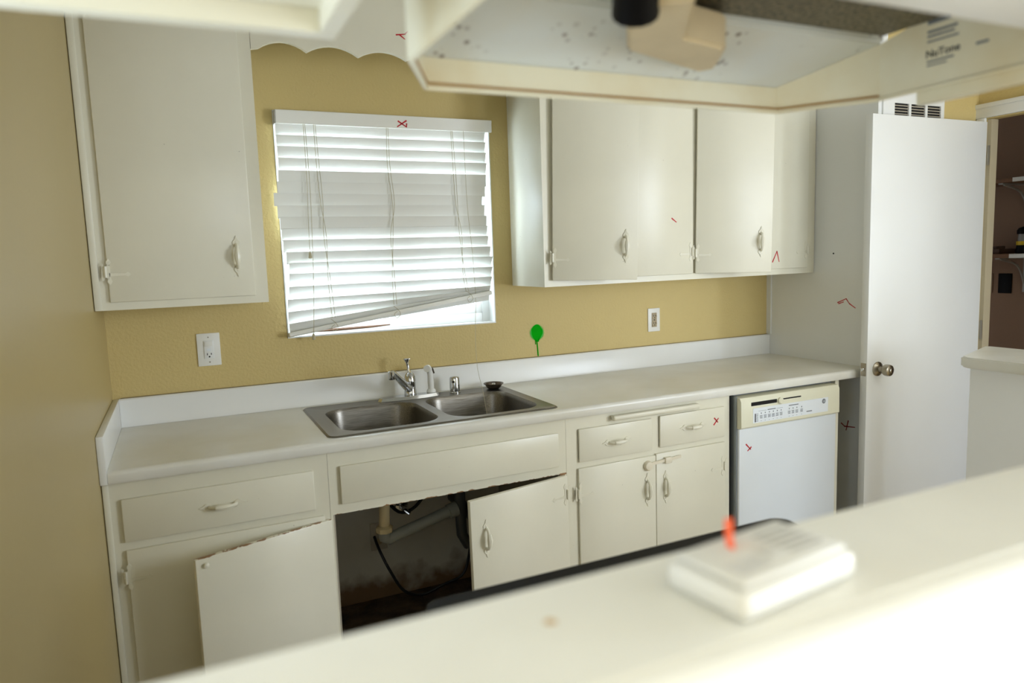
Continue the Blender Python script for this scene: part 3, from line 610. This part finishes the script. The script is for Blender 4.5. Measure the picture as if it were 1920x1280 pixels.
rows = [(0.626, 1.470, 2.001, 2.001), (0.627, 1.471, 1.959, 1.960), (0.631, 1.469, 1.918, 1.917), (0.629, 1.473, 1.875, 1.874), (0.622, 1.471, 1.829, 1.825), (0.615, 1.465, 1.787, 1.782), (0.597, 1.453, 1.744, 1.738), (0.611, 1.459, 1.698, 1.698), (0.619, 1.465, 1.655, 1.653), (0.622, 1.468, 1.610, 1.611), (0.625, 1.470, 1.567, 1.567), (0.631, 1.481, 1.521, 1.522), (0.636, 1.492, 1.479, 1.479), (0.633, 1.490, 1.438, 1.434), (0.629, 1.486, 1.388, 1.392), (0.619, 1.479, 1.339, 1.352), (0.617, 1.476, 1.291, 1.340), (0.618, 1.474, 1.245, 1.333)]
SL = 0.852; me_slat = None; wsl = 0.0495
for i, (xl, xr, zl, zr) in enumerate(rows):
    closed = 1-abs(i-6.5)/12
    tilt = math.radians(84 if 4 <= i <= 8 else (72 if i < 12 else 60))
    if me_slat is None:
        bm = NB(); a = []; nn = 6
        for s in (0, 1):
            for k in range(nn+1):
                t = k/nn; a.append(None)
        prof = [(0.0018*math.sin(math.pi*k/nn)+0.0, -wsl*k/nn) for k in range(nn+1)]
        poly = [(p[0]-0.0013, p[1]) for p in prof]+[(p[0]+0.0013, p[1]) for p in prof[::-1]]
        prism_x(bm, poly, -SL/2, SL/2)
        o = mk('slat', bm, M_slat, bl, loc=(0, 0, 0), local=True); me_slat = o.data
    else:
        o = bpy.data.objects.new('slat', me_slat); COL.objects.link(o); o.parent = bl
    o.location = Vector(((xl+xr)/2, -0.052, (zl+zr)/2))-WP[bl.name]
    o.rotation_euler = (math.pi/2-tilt, -math.atan2(zr-zl, xr-xl), 0); o.rotation_mode = 'XYZ'
# drooping bottom rail
bm = NB(); box(bm, -0.432, 0.432, -0.022, 0.022, -0.009, 0.009, 0.004); box(bm, -0.43, 0.43, -0.0232, -0.0215, -0.004, 0.000)
o = mk('bottom_rail', bm, M_plasticw, bl, loc=Vector((1.045, -0.052, 1.262))-WP[bl.name], local=True, rot=(math.radians(-8), -math.atan2(0.121, 0.862), 0))
def cord(pts, r=0.0011, name='cord', mat=None): return mk(name, tube(NB(), pts, r, 5, 4), mat or M_string, bl)
for x0, dx in ((0.764, 0.02), (1.048, -0.005), (1.32, 0.03)):
    for s in (-1, 1):
        cord([(x0+s*0.003, -0.062, 2.0), (x0+s*0.005+dx*0.2, -0.060, 1.85), (x0+s*0.004+0.01, -0.062, 1.70), (x0-s*0.005+dx*0.7, -0.063, 1.58), (x0+s*0.004+dx, -0.058, 1.42), (x0+s*0.006+dx*1.3, -0.07, 1.26+(x0-0.76)*0.13)])
cord([(0.722, -0.066, 2.0), (0.722, -0.067, 1.8), (0.717, -0.067, 1.6), (0.716, -0.067, 1.51)]); cord([(0.728, -0.066, 2.0), (0.732, -0.067, 1.75), (0.722, -0.067, 1.4), (0.708, -0.078, 1.2)])
for x, z, yy in ((0.716, 1.497, -0.067), (0.707, 1.183, -0.078)): mk('tassel', lathe(NB(), [(0.002, 0.022), (0.005, 0.016), (0.007, 0), (0.005, -0.003)], (x, yy, z), 10), M_string, bl)
cord([(1.371, -0.066, 2.0), (1.375, -0.067, 1.7), (1.39, -0.066, 1.5), (1.395, -0.07, 1.3), (1.385, -0.08, 1.2)], 0.0009)
tag(mk('loose_string', tube(NB(), [(1.385, -0.056, 1.205), (1.374, -0.075, 1.1), (1.366, -0.11, 1.0), (1.352, -0.19, 0.93), (1.34, -0.25, 0.85), (1.335, -0.3, 0.742)], 0.0009, 5, 4), M_string, loc=(1.335, -0.3, 0.742)), 'thin string trailing from the blind into the right sink bowl', 'string')
for x, s in ((0.79, 0), (1.045, 1), (1.365, 2)):
    zc = 1.262+(x-1.045)*0.1404; cord([(x-0.012, -0.075, zc+0.03), (x+0.006, -0.082, zc+0.012), (x+0.012, -0.084, zc-0.006), (x-0.004, -0.084, zc-0.018), (x-0.012, -0.082, zc-0.002), (x, -0.083, zc+0.008)], 0.001)
tag(mk('wooden_stick', (lambda bm: (tube(bm, [(0.70, 0.012, 1.2065), (0.80, 0.014, 1.2075), (0.95, 0.015, 1.209), (1.03, 0.012, 1.212)], [0.005, 0.011, 0.009, 0.004], 6, 0, 0.6), bm)[1])(NB()), M_wood, loc=(0.86, 0.013, 1.194)), 'splintered brown wood stick lying on the window sill', 'stick')

bl.location.y += 0.026   # the whole blind hangs half inside the window recess

# ------------------------------------------------------------------ outlets on the back wall
gf = thing('outlet_plate', 'white outlet plate with a rocker switch under the left upper cabinet', 'outlet', (0.33, 0, 1.108), 'outlets on the tan wall')
mk('plate', B(0.290, 0.370, -0.006, -0.0005, 1.108, 1.230, 0.002), M_plasticw, gf)
r_ = mk('receptacle', B(0.313, 0.347, -0.009, -0.006, 1.136, 1.203, 0.001), M_trim, gf)
mk('rocker', B(0.316, 0.344, -0.0115, -0.009, 1.181, 1.200, 0.001), M_plasticw, r_)
bm = NB(); box(bm, 0.322, 0.3245, -0.0095, -0.0089, 1.148, 1.156); box(bm, 0.3355, 0.338, -0.0095, -0.0089, 1.149, 1.156); lathe(bm, [(0.003, 0), (0.003, 0.0006)], (0.330, -0.0089, 1.1425), 8, (0, -1, 0)); mk('slots', bm, M_void, r_)
bm = NB(); box(bm, 0.323, 0.337, -0.0096, -0.0089, 1.163, 1.173); mk('test_button', bm, M_label, r_)
for z in (1.215, 1.122): mk('screw', lathe(NB(), [(0.0028, 0), (0.0028, 0.001)], (0.33, -0.006, z), 8, (0, -1, 0)), M_nickel, gf)
ou = thing('outlet_plate', 'white duplex outlet plate with aged brown sockets under the four-door cabinet', 'outlet', (2.35, 0, 1.086), 'outlets on the tan wall')
mk('plate', B(2.315, 2.385, -0.006, -0.0005, 1.086, 1.200, 0.002), M_plasticw, ou)
r_ = mk('receptacle', B(2.335, 2.365, -0.0075, -0.006, 1.108, 1.178, 0.001), M_brownpl, ou)
for z in (1.161, 1.125):
    s_ = mk('socket', lathe(NB(), [(0.0145, 0), (0.0145, 0.002), (0.013, 0.0028)], (2.35, -0.0075, z), 16, (0, -1, 0)), M_brownpl, ou)
    bm = NB(); box(bm, 2.343, 2.3455, -0.0112, -0.0102, z-0.001, z+0.007); box(bm, 2.3545, 2.357, -0.0112, -0.0102, z-0.001, z+0.007); box(bm, 2.348, 2.352, -0.0112, -0.0102, z-0.009, z-0.005); mk('slots', bm, M_void, s_)
mk('screw', lathe(NB(), [(0.003, 0), (0.003, 0.0012)], (2.35, -0.0075, 1.143), 8, (0, -1, 0)), M_void, ou)

# ------------------------------------------------------------------ plumbing under the sink
dp = thing('drain_pipes', 'grey drain pipes and a yellowed tailpiece inside the sink cabinet', 'pipes', (0.98, -0.35, 0.3))
mk('tailpiece', tube(NB(), [(0.876, -0.359, 0.732), (0.873, -0.355, 0.6), (0.868, -0.352, 0.478)], 0.020, 14), M_pvc, dp)
mk('slip_nut', lathe(NB(), [(0.030, 0), (0.032, 0.004), (0.032, 0.018), (0.024, 0.024)], (0.868, -0.352, 0.474), 8), M_pvc, dp)
mk('elbow_pipe', tube(NB(), [(0.866, -0.352, 0.476), (0.868, -0.351, 0.452), (0.884, -0.350, 0.442), (0.92, -0.348, 0.452), (1.02, -0.345, 0.476), (1.14, -0.342, 0.505)], 0.022, 14), M_abs, dp)
mk('coupling', tube(NB(), [(1.125, -0.343, 0.500), (1.16, -0.341, 0.508)], 0.029, 12), M_abs, dp)
mk('disposal_pipe', tube(NB(), [(1.175, -0.34, 0.732), (1.175, -0.34, 0.50), (1.178, -0.34, 0.40), (1.20, -0.335, 0.355), (1.24, -0.31, 0.36), (1.26, -0.29, 0.42), (1.26, -0.14, 0.44), (1.26, -0.013, 0.44)], 0.022, 12), plain('black_abs_pipe', srgb(60, 60, 58), 0.4), dp)
for x in (1.13, 1.20): mk('bolt', tube(NB(), [(x, -0.45, 0.730), (x, -0.45, 0.645)], 0.008, 8), M_pvc, dp)
tag(mk('power_cord', tube(NB(), [(0.905, -0.022, 0.33), (0.905, -0.10, 0.30), (0.935, -0.14, 0.22), (0.985, -0.15, 0.13), (1.06, -0.15, 0.095), (1.15, -0.15, 0.115), (1.24, -0.15, 0.14), (1.275, -0.15, 0.22), (1.28, -0.18, 0.36)], 0.006, 8, 5), M_cordblk, loc=(1.06, -0.15, 0.09)), 'black power cord looping down under the sink pipes', 'cord')
tag(mk('supply_hose', tube(NB(), [(0.90, -0.09, 0.80), (0.93, -0.09, 0.56), (1.0, -0.08, 0.44), (1.09, -0.07, 0.46), (1.16, -0.08, 0.6), (1.2, -0.09, 0.82)], 0.007, 8, 5), M_cordblk, loc=(1.0, -0.08, 0.44)), 'dark supply hose looping behind the drain pipes', 'hose')
sv = thing('shutoff_valve', 'small chrome shutoff valve on the wall inside the sink cabinet', 'valve', (1.03, -0.0125, 0.43))
mk('valve_body', tube(NB(), [(1.03, -0.0125, 0.44), (1.03, -0.075, 0.44)], 0.011, 10), M_chrome, sv); mk('escutcheon', lathe(NB(), [(0.03, 0), (0.026, 0.006), (0.012, 0.008)], (1.03, -0.0123, 0.44), 18, (0, -1, 0)), M_chrome, sv)
mk('valve_handle', tube(NB(), [(1.03, -0.07, 0.44), (1.045, -0.085, 0.425)], [0.014, 0.010], 10, 0, 0.6), M_chrome, sv)
pl = thing('outlet_plate', 'dusty outlet plate at the back inside the sink cabinet', 'outlet', (0.926, -0.0125, 0.27))
mk('plate', B(0.890, 0.960, -0.018, -0.0125, 0.268, 0.386, 0.002), plain('dusty_plate', srgb(190, 180, 160), 0.6), pl)
for z in (0.35, 0.305): mk('socket', lathe(NB(), [(0.014, 0), (0.014, 0.002)], (0.925, -0.018, z), 14, (0, -1, 0)), M_brownpl, pl)

# ------------------------------------------------------------------ open door and what is behind it
dr = struct('door_1', B(2.990, 3.766, -0.700, -0.665, 0.012, 2.030, 0.002), M_white, 'white slab door standing open against the counter end', loc=(3.766, -0.68, 0.012))
kn = mk('knob', lathe(NB(), [(0.033, 0), (0.032, 0.004), (0.024, 0.009), (0.013, 0.012), (0.012, 0.026), (0.020, 0.032), (0.026, 0.042), (0.0265, 0.056), (0.024, 0.064), (0.016, 0.067), (0.006, 0.067)], (3.058, -0.700, 0.920), 24, (0, -1, 0)), M_nickel, dr)
mk('key_cylinder', lathe(NB(), [(0.010, 0), (0.010, 0.003), (0.008, 0.004)], (3.058, -0.7675, 0.920), 16, (0, -1, 0)), M_chrome, kn)
lp = mk('latch_plate', B(2.9885, 2.9905, -0.696, -0.669, 0.892, 0.950), M_nickel, dr); mk('latch_bolt', B(2.980, 2.9887, -0.690, -0.676, 0.913, 0.929, 0.002), M_chrome, lp)
mk('back_rose', lathe(NB(), [(0.033, 0), (0.032, 0.004), (0.013, 0.009), (0.012, 0.012)], (3.058, -0.665, 0.920), 20, (0, 1, 0)), M_nickel, dr)
for z in (0.22, 1.0, 1.83): mk('hinge', tube(NB(), [(3.770, -0.706, z), (3.770, -0.706, z+0.09)], 0.006, 8), M_nickel, dr)
# vent grille on the closet wall
vg = thing('vent_grille', 'white vent grille with dark louvres above the open door', 'vent', (3.31, -0.645, 1.87))
bm = NB(); x0, x1, z0, z1 = 3.112, 3.52, 1.86, 2.19; cols = [(3.185, 3.278), (3.294, 3.388), (3.404, 3.497)]
wall_with_holes(bm, x0, x1, z0, z1, -0.653, -0.6455, [(a, b, 1.92, 2.094) for a, b in cols]); mk('grille_frame', bm, M_trim, vg)
mk('dark_backing', B(3.18, 3.50, -0.6462, -0.6455, 1.918, 2.096), M_void, vg)  # thin dark sheet painted in for the shade behind the louvres
me_l = None
for a, b in cols:
    for k in range(14):
        z = 1.926+k*0.0122
        if me_l is None:
            o = mk('louvre', B(-0.0465, 0.0465, -0.0035, 0.003, -0.0012, 0.0012), plain('tan_louvre', srgb(196, 186, 168), 0.5), vg, loc=(0, 0, 0), local=True, shade=0); me_l = o.data
        else:
            o = bpy.data.objects.new('louvre', me_l); COL.objects.link(o); o.parent = vg
        o.location = Vector(((a+b)/2, -0.6495, z))-WP[vg.name]; o.rotation_euler = (math.radians(38), 0, 0)
# pantry shelves with a lantern, wall plates
M_brk = plain('grey_bracket', srgb(170, 166, 160), 0.5)
for z, lab in ((1.782, 'upper pantry shelf board seen through the doorway'), (1.376, 'lower pantry shelf board carrying a dark lantern')):
    t = thing('wall_shelf', lab, 'shelf', (4.47, -0.6, z), 'pantry shelves')
    mk('board', B(4.34, 4.618, -1.6, 0.2, z, z+0.022, 0.002), M_wood, t); mk('edge_band', B(4.334, 4.3395, -1.6, -0.49, z, z+0.022), M_white, t)
    for yy in (-0.42, -1.2):
        bm = NB(); box(bm, 4.612, 4.6195, yy-0.012, yy+0.012, z-0.20, z-0.0005); box(bm, 4.35, 4.612, yy-0.012, yy+0.012, z-0.008, z-0.0005); tube(bm, [(4.612, yy, z-0.17), (4.54, yy, z-0.05), (4.38, yy, z-0.008)], 0.006, 6, 4); mk('bracket', bm, M_brk, t)
ln = thing('lantern', 'small black and yellow lantern on the lower pantry shelf', 'lantern', (4.45, -0.50, 1.3985))
L0 = (4.45, -0.50, 1.3985)
mk('lantern_base', lathe(NB(), [(0.040, 0), (0.042, 0.01), (0.036, 0.045)], L0, 20), M_blackp, ln); mk('band', lathe(NB(), [(0.037, 0.045), (0.038, 0.05), (0.038, 0.062), (0.036, 0.066)], L0, 20), M_yellow, ln)
mk('globe', lathe(NB(), [(0.031, 0.066), (0.032, 0.08), (0.031, 0.105)], L0, 20), plain('grey_lens', srgb(150, 150, 145), 0.2), ln); mk('lantern_cap', lathe(NB(), [(0.037, 0.105), (0.037, 0.125), (0.028, 0.138), (0.008, 0.145)], L0, 20), M_blackp, ln)
tag(mk('tool_tray', (lambda bm: (box(bm, 4.40, 4.55, -0.40, -0.22, 1.3985, 1.425, 0.006), box(bm, 4.44, 4.52, -0.36, -0.26, 1.4252, 1.44, 0.004), bm)[2])(NB()), plain('dusty_brown_tray', srgb(90, 66, 52), 0.6), loc=(4.47, -0.31, 1.3985)), 'low brown tray beside the lantern on the pantry shelf', 'tray')
for y0, w, h, m_, lab in ((-0.31, 0.075, 0.115, M_blackp, 'black wall plate below the lower pantry shelf'), (-0.205, 0.07, 0.115, plain('brown_plate', srgb(150, 126, 104), 0.5), 'tan wall plate nearest the pantry jamb'), (-0.42, 0.04, 0.11, M_pantry, 'narrow wall plate right of the black one')):
    t = thing('wall_plate', lab, 'wall plate', (4.6195, y0, 1.16), 'pantry wall plates')
    mk('plate', B(4.613, 4.6195, y0-w/2, y0+w/2, 1.165, 1.165+h, 0.002), m_, t); mk('screw', lathe(NB(), [(0.003, 0), (0.003, 0.001)], (4.613, y0, 1.165+h/2), 8, (-1, 0, 0)), M_void, t)

# ------------------------------------------------------------------ bar counter at the right
bc = thing('bar_counter', 'white bar top on a low wall in front of the open door', 'counter', (3.03, -1.5, 0))
ba = [(2.852, -1.23), (2.875, -1.195), (3.185, -1.085), (3.205, -1.10), (3.205, -2.1), (2.852, -2.1)]
bm = prism_z(NB(), ba, 1.010, 1.050); bmesh.ops.bevel(bm, geom=[e for e in bm.edges if abs(e.verts[0].co.z-e.verts[1].co.z) < 1e-6], offset=0.006, segments=2, affect='EDGES')
mk('bar_top', bm, M_lam, bc); mk('low_wall', B(2.90, 3.14, -2.1, -1.215, 0.0005, 1.0095), M_white, bc)

# ------------------------------------------------------------------ pass-through ledge, range, alarm
ld = thing('ledge', 'long cream ledge capping the half wall in the foreground', 'ledge', (0.97, -2.51, 1.2095))
poly = [(-2.434, 1.2095), (-2.434, 1.226), (-2.438, 1.230), (-2.562, 1.230), (-2.5645, 1.2275), (-2.567, 1.230), (-2.578, 1.229), (-2.584, 1.224), (-2.584, 1.2095)]
mk('ledge_board', prism_x(NB(), poly, 0.002, 1.449), plain('cream_ledge_paint', srgb(236, 234, 224), 0.35, var=0.05, scale=9), ld)
mk('paint_chip', prism_z(NB(), [(0.447, -2.487), (0.452, -2.483), (0.456, -2.487), (0.455, -2.492), (0.449, -2.491)], 1.2302, 1.2306), plain('bare_chip', srgb(206, 176, 130), 0.7), ld)
mk('apron', B(0.002, 1.449, -2.580, -2.573, 1.12, 1.2093, 0.002), M_halfw, ld)
rg = thing('kitchen_range', 'black kitchen range behind the cream ledge, only its top edge visible', 'range', (0.95, -2.12, 0))
RX0, RX1 = 0.565, 1.352
mk('range_body', B(RX0+0.003, RX1-0.003, -2.41, -1.87, 0.001, 0.893, 0.004), M_dwwhite, rg)
bm = prism_z(NB(), rrect(RX0, RX1, -2.42, -1.806, 0.03), 0.895, 0.914); mk('cooktop', bm, M_blackp, rg)
mk('oven_door', B(RX0+0.02, RX1-0.02, -1.868, -1.835, 0.2, 0.78, 0.006), M_blackp, rg); mk('oven_handle', tube(NB(), [(RX0+0.08, -1.836, 0.74), (RX0+0.08, -1.815, 0.74), (RX1-0.08, -1.815, 0.74), (RX1-0.08, -1.836, 0.74)], 0.009, 8), M_chrome, rg)
for x, yy in ((0.76, -2.0), (1.15, -2.0), (0.76, -2.27), (1.15, -2.27)): mk('burner', lathe(NB(), [(0.09, 0), (0.09, 0.004), (0.075, 0.006), (0.02, 0.005)], (x, yy, 0.9142), 20), M_darkmetal, rg)
A = Vector((0.559, -2.556, 1.2304)); ang = math.atan2(0.016, 0.124)
M_alarm = plain('alarm_plastic', srgb(222, 220, 212), 0.45, var=0.02)
al = thing('smoke_alarm', 'white rectangular alarm with an orange tab lying on the cream ledge', 'alarm', tuple(A), rotz=ang)
mk('housing', B(0, 0.125, 0, 0.073, 0, 0.021, 0.007, 3), M_alarm, al, local=True)
cv = mk('cover', B(0.006, 0.119, 0.005, 0.068, 0.021, 0.027, 0.004, 2), M_alarm, al, local=True)
for k in range(5): mk('sound_slot', B(0.072, 0.108, 0.018+k*0.008, 0.021+k*0.008, 0.0268, 0.0274), plain('alarm_slot_grey', srgb(170, 168, 160), 0.6) if k == 0 else bpy.data.materials['alarm_slot_grey'], cv, local=True)
mk('test_button', B(0.052, 0.066, 0.02, 0.034, 0.027, 0.0285, 0.001), plain('alarm_button', srgb(214, 212, 204), 0.5), cv, local=True)
mk('rating_label', B(0.014, 0.046, 0.012, 0.030, 0.0268, 0.0273), plain('alarm_label', srgb(212, 210, 204), 0.6), cv, local=True)
bm = NB(); tube(bm, [(0.043, 0.048, 0.024), (0.045, 0.052, 0.034), (0.049, 0.056, 0.046)], [0.0038, 0.004, 0.0042], 8, 0, 0.35); mk('pull_tab', bm, M_orange, al, local=True, label='bright orange pull tab')

# ------------------------------------------------------------------ range hood (seen from below)
hd = thing('range_hood', 'greasy white range hood hanging over the pass-through, seen from below', 'range hood', (0.875, -2.2, 1.697))
LX, RX, FX0, FX1, FYH, SYH, BYH, Z0 = 0.495, 1.258, 0.556, 1.168, -1.970, -2.095, -2.432, 1.697
def hwall(p, q, z0p, z1p, z0q, z1q, th, inward):
    """thin wall between plan points p and q, bottom and top heights at each end, thickened inwards"""
    bm = NB(); ix, iy = inward
    o = [bm.verts.new(c) for c in ((p[0], p[1], z0p), (q[0], q[1], z0q), (q[0], q[1], z1q), (p[0], p[1], z1p))]; i = [bm.verts.new((v.co.x+ix*th, v.co.y+iy*th, v.co.z)) for v in o]
    fs = [bm.faces.new(o), bm.faces.new(i[::-1])]+[bm.faces.new((o[k], o[(k+1) % 4], i[(k+1) % 4], i[k])) for k in range(4)]
    bmesh.ops.recalc_face_normals(bm, faces=fs); return bm
T = 0.003; ZL = 1.738; ZS = 1.782; ZT = 1.858
lip = mk('front_lip', hwall((FX0, FYH), (FX1, FYH), Z0, ZL, Z0, ZL, T, (0, -1)), M_hoodlip, hd)
cl = hwall((LX, SYH), (FX0, FYH), Z0, ZS, Z0, ZL, T, (0.9, -0.43)); mk('corner_panel', cl, M_hoodlip, hd)
cr_ = hwall((FX1, FYH), (RX, SYH), Z0, ZL, Z0, ZS, T, (-0.81, -0.58)); mk('corner_panel', cr_, M_hoodlip, hd)
mk('side_panel', hwall((LX, BYH), (LX, SYH), Z0, ZT, Z0, ZS, T, (1, 0)), M_hoodlip, hd)
rp = mk('side_panel', hwall((RX, BYH), (RX, SYH), Z0, ZT, Z0, ZS, T, (-1, 0)), M_hoodlip, hd)
mk('back_panel', hwall((LX+T, BYH), (RX-T, BYH), Z0, ZT, Z0, ZT, T, (0, 1)), M_hoodlip, hd)
# sloped front, seen from its underside, as a thin shell
bm = NB(); s_pts = [(FX0, FYH, ZL), (FX1, FYH, ZL), (RX, SYH, ZS), (LX, SYH, ZS)]
lo = [bm.verts.new(p) for p in s_pts]; hi = [bm.verts.new((p[0], p[1], p[2]+0.003)) for p in s_pts]
bm.faces.new(lo); bm.faces.new(hi)
for k in range(4): bm.faces.new((lo[k], lo[(k+1) % 4], hi[(k+1) % 4], hi[k]))
bmesh.ops.recalc_face_normals(bm, faces=bm.faces); mk('sloped_front', bm, M_hood, hd, shade=0)
mk('inner_pan', B(LX+0.004, RX-0.004, -2.428, SYH, ZS+0.0185, ZS+0.0215), M_hood, hd)
mk('top_panel', hwall((LX, SYH), (RX, SYH), ZS+0.004, ZT, ZS+0.004, ZT, T, (0, -1)), M_hood, hd)
bm = NB(); box(bm, 0.80, 1.248, -2.40, -2.105, ZS+0.008, ZS+0.018, 0.002); mk('mesh_filter', bm, M_mesh, hd)
# rolled lower edge of the lip with a brown grease line
bm = NB(); per = [(LX+0.004, BYH+0.006), (LX+0.004, SYH), (FX0, FYH-0.004), (FX1, FYH-0.004), (RX-0.004, SYH), (RX-0.004, BYH+0.006)]
for p, q in zip(per, per[1:]): tube(bm, [(*p, Z0+0.002), (*q, Z0+0.002)], 0.0035, 6)
mk('rolled_edge', bm, M_hoodlip, hd)
bm = NB()
for p, q in zip(per[1:], per[2:5]):
    dx, dy = (0.875-p[0])*0.006, -0.003; tube(bm, [(p[0]+dx, p[1]+dy, Z0+0.0068), (q[0]+(0.875-q[0])*0.006, q[1]+dy, Z0+0.0068)], 0.0014, 5)
mk('grease_line', bm, M_grease, hd)
lh = mk('lamp_housing', (lambda bm: (prism_z(bm, [(0.70, -2.225), (0.795, -2.085), (0.962, -2.022), (0.975, -2.045), (0.922, -2.128), (0.910, -2.134), (0.838, -2.150), (0.76, -2.265)], 1.736, 1.782), bmesh.ops.bevel(bm, geom=bm.edges[:], offset=0.004, segments=2, affect='EDGES'), bm)[2])(NB()), M_beige, hd, label='beige lamp housing')
mk('lamp_socket', tube(NB(), [(0.675, -2.285, 1.785), (0.70, -2.245, 1.765), (0.718, -2.215, 1.7335)], [0.022, 0.024, 0.026], 14), M_blackp, lh, label='black lamp socket')
onr = lambda a, b, dd: (RX-T-0.0002-dd, -2.172-a, 1.741+b)
mk('hood_lettering', text_bm('NuTone', 0.0150, onr, 0.0002), M_printd, rp, shade=0)
bm = NB()
for zz, w, h in ((0.046, 0.034, 0.006), (0.034, 0.044, 0.0035), (0.028, 0.040, 0.003), (0.021, 0.046, 0.0025), (-0.007, 0.040, 0.0025), (-0.012, 0.030, 0.002)): box(bm, RX-T-0.0008, RX-T-0.0002, -2.174-w, -2.174, 1.741+zz, 1.741+zz+h)
box(bm, RX-T-0.0008, RX-T-0.0002, -2.262, -2.245, 1.741, 1.7445); mk('small_print', bm, M_print, rp, shade=0)['kind'] = 'stuff'
mk('mounting_strip', B(RX+0.0005, RX+0.016, BYH, -2.155, 1.678, 1.700, 0.003), M_hoodlip, hd)

# ------------------------------------------------------------------ near upper cabinet over the ledge
nu = thing('upper_cabinet', 'near cream upper cabinet over the ledge, only its underside in view', 'cabinet', (0.2, -2.28, 1.70))
bm = NB(); box(bm, 0.003, 0.018, -2.434, -2.157, 1.70, H-0.002); box(bm, 0.388, 0.405, -2.434, -2.157, 1.70, H-0.002); box(bm, 0.018, 0.388, -2.434, -2.157, 1.722, 1.738); mk('carcass', bm, M_paint, nu)
bm = NB(); box(bm, 0.003, 0.405, -2.156, -2.137, 1.70, 1.74); box(bm, 0.003, 0.05, -2.156, -2.137, 1.74, H-0.002); box(bm, 0.36, 0.405, -2.156, -2.137, 1.74, H-0.002); box(bm, 0.05, 0.36, -2.156, -2.137, 2.39, H-0.002); mk('face_frame', bm, M_paint, nu)
d = mk('door', B(0.04, 0.37, -2.1365, -2.126, 1.73, 2.40, 0.003), M_paint, nu)
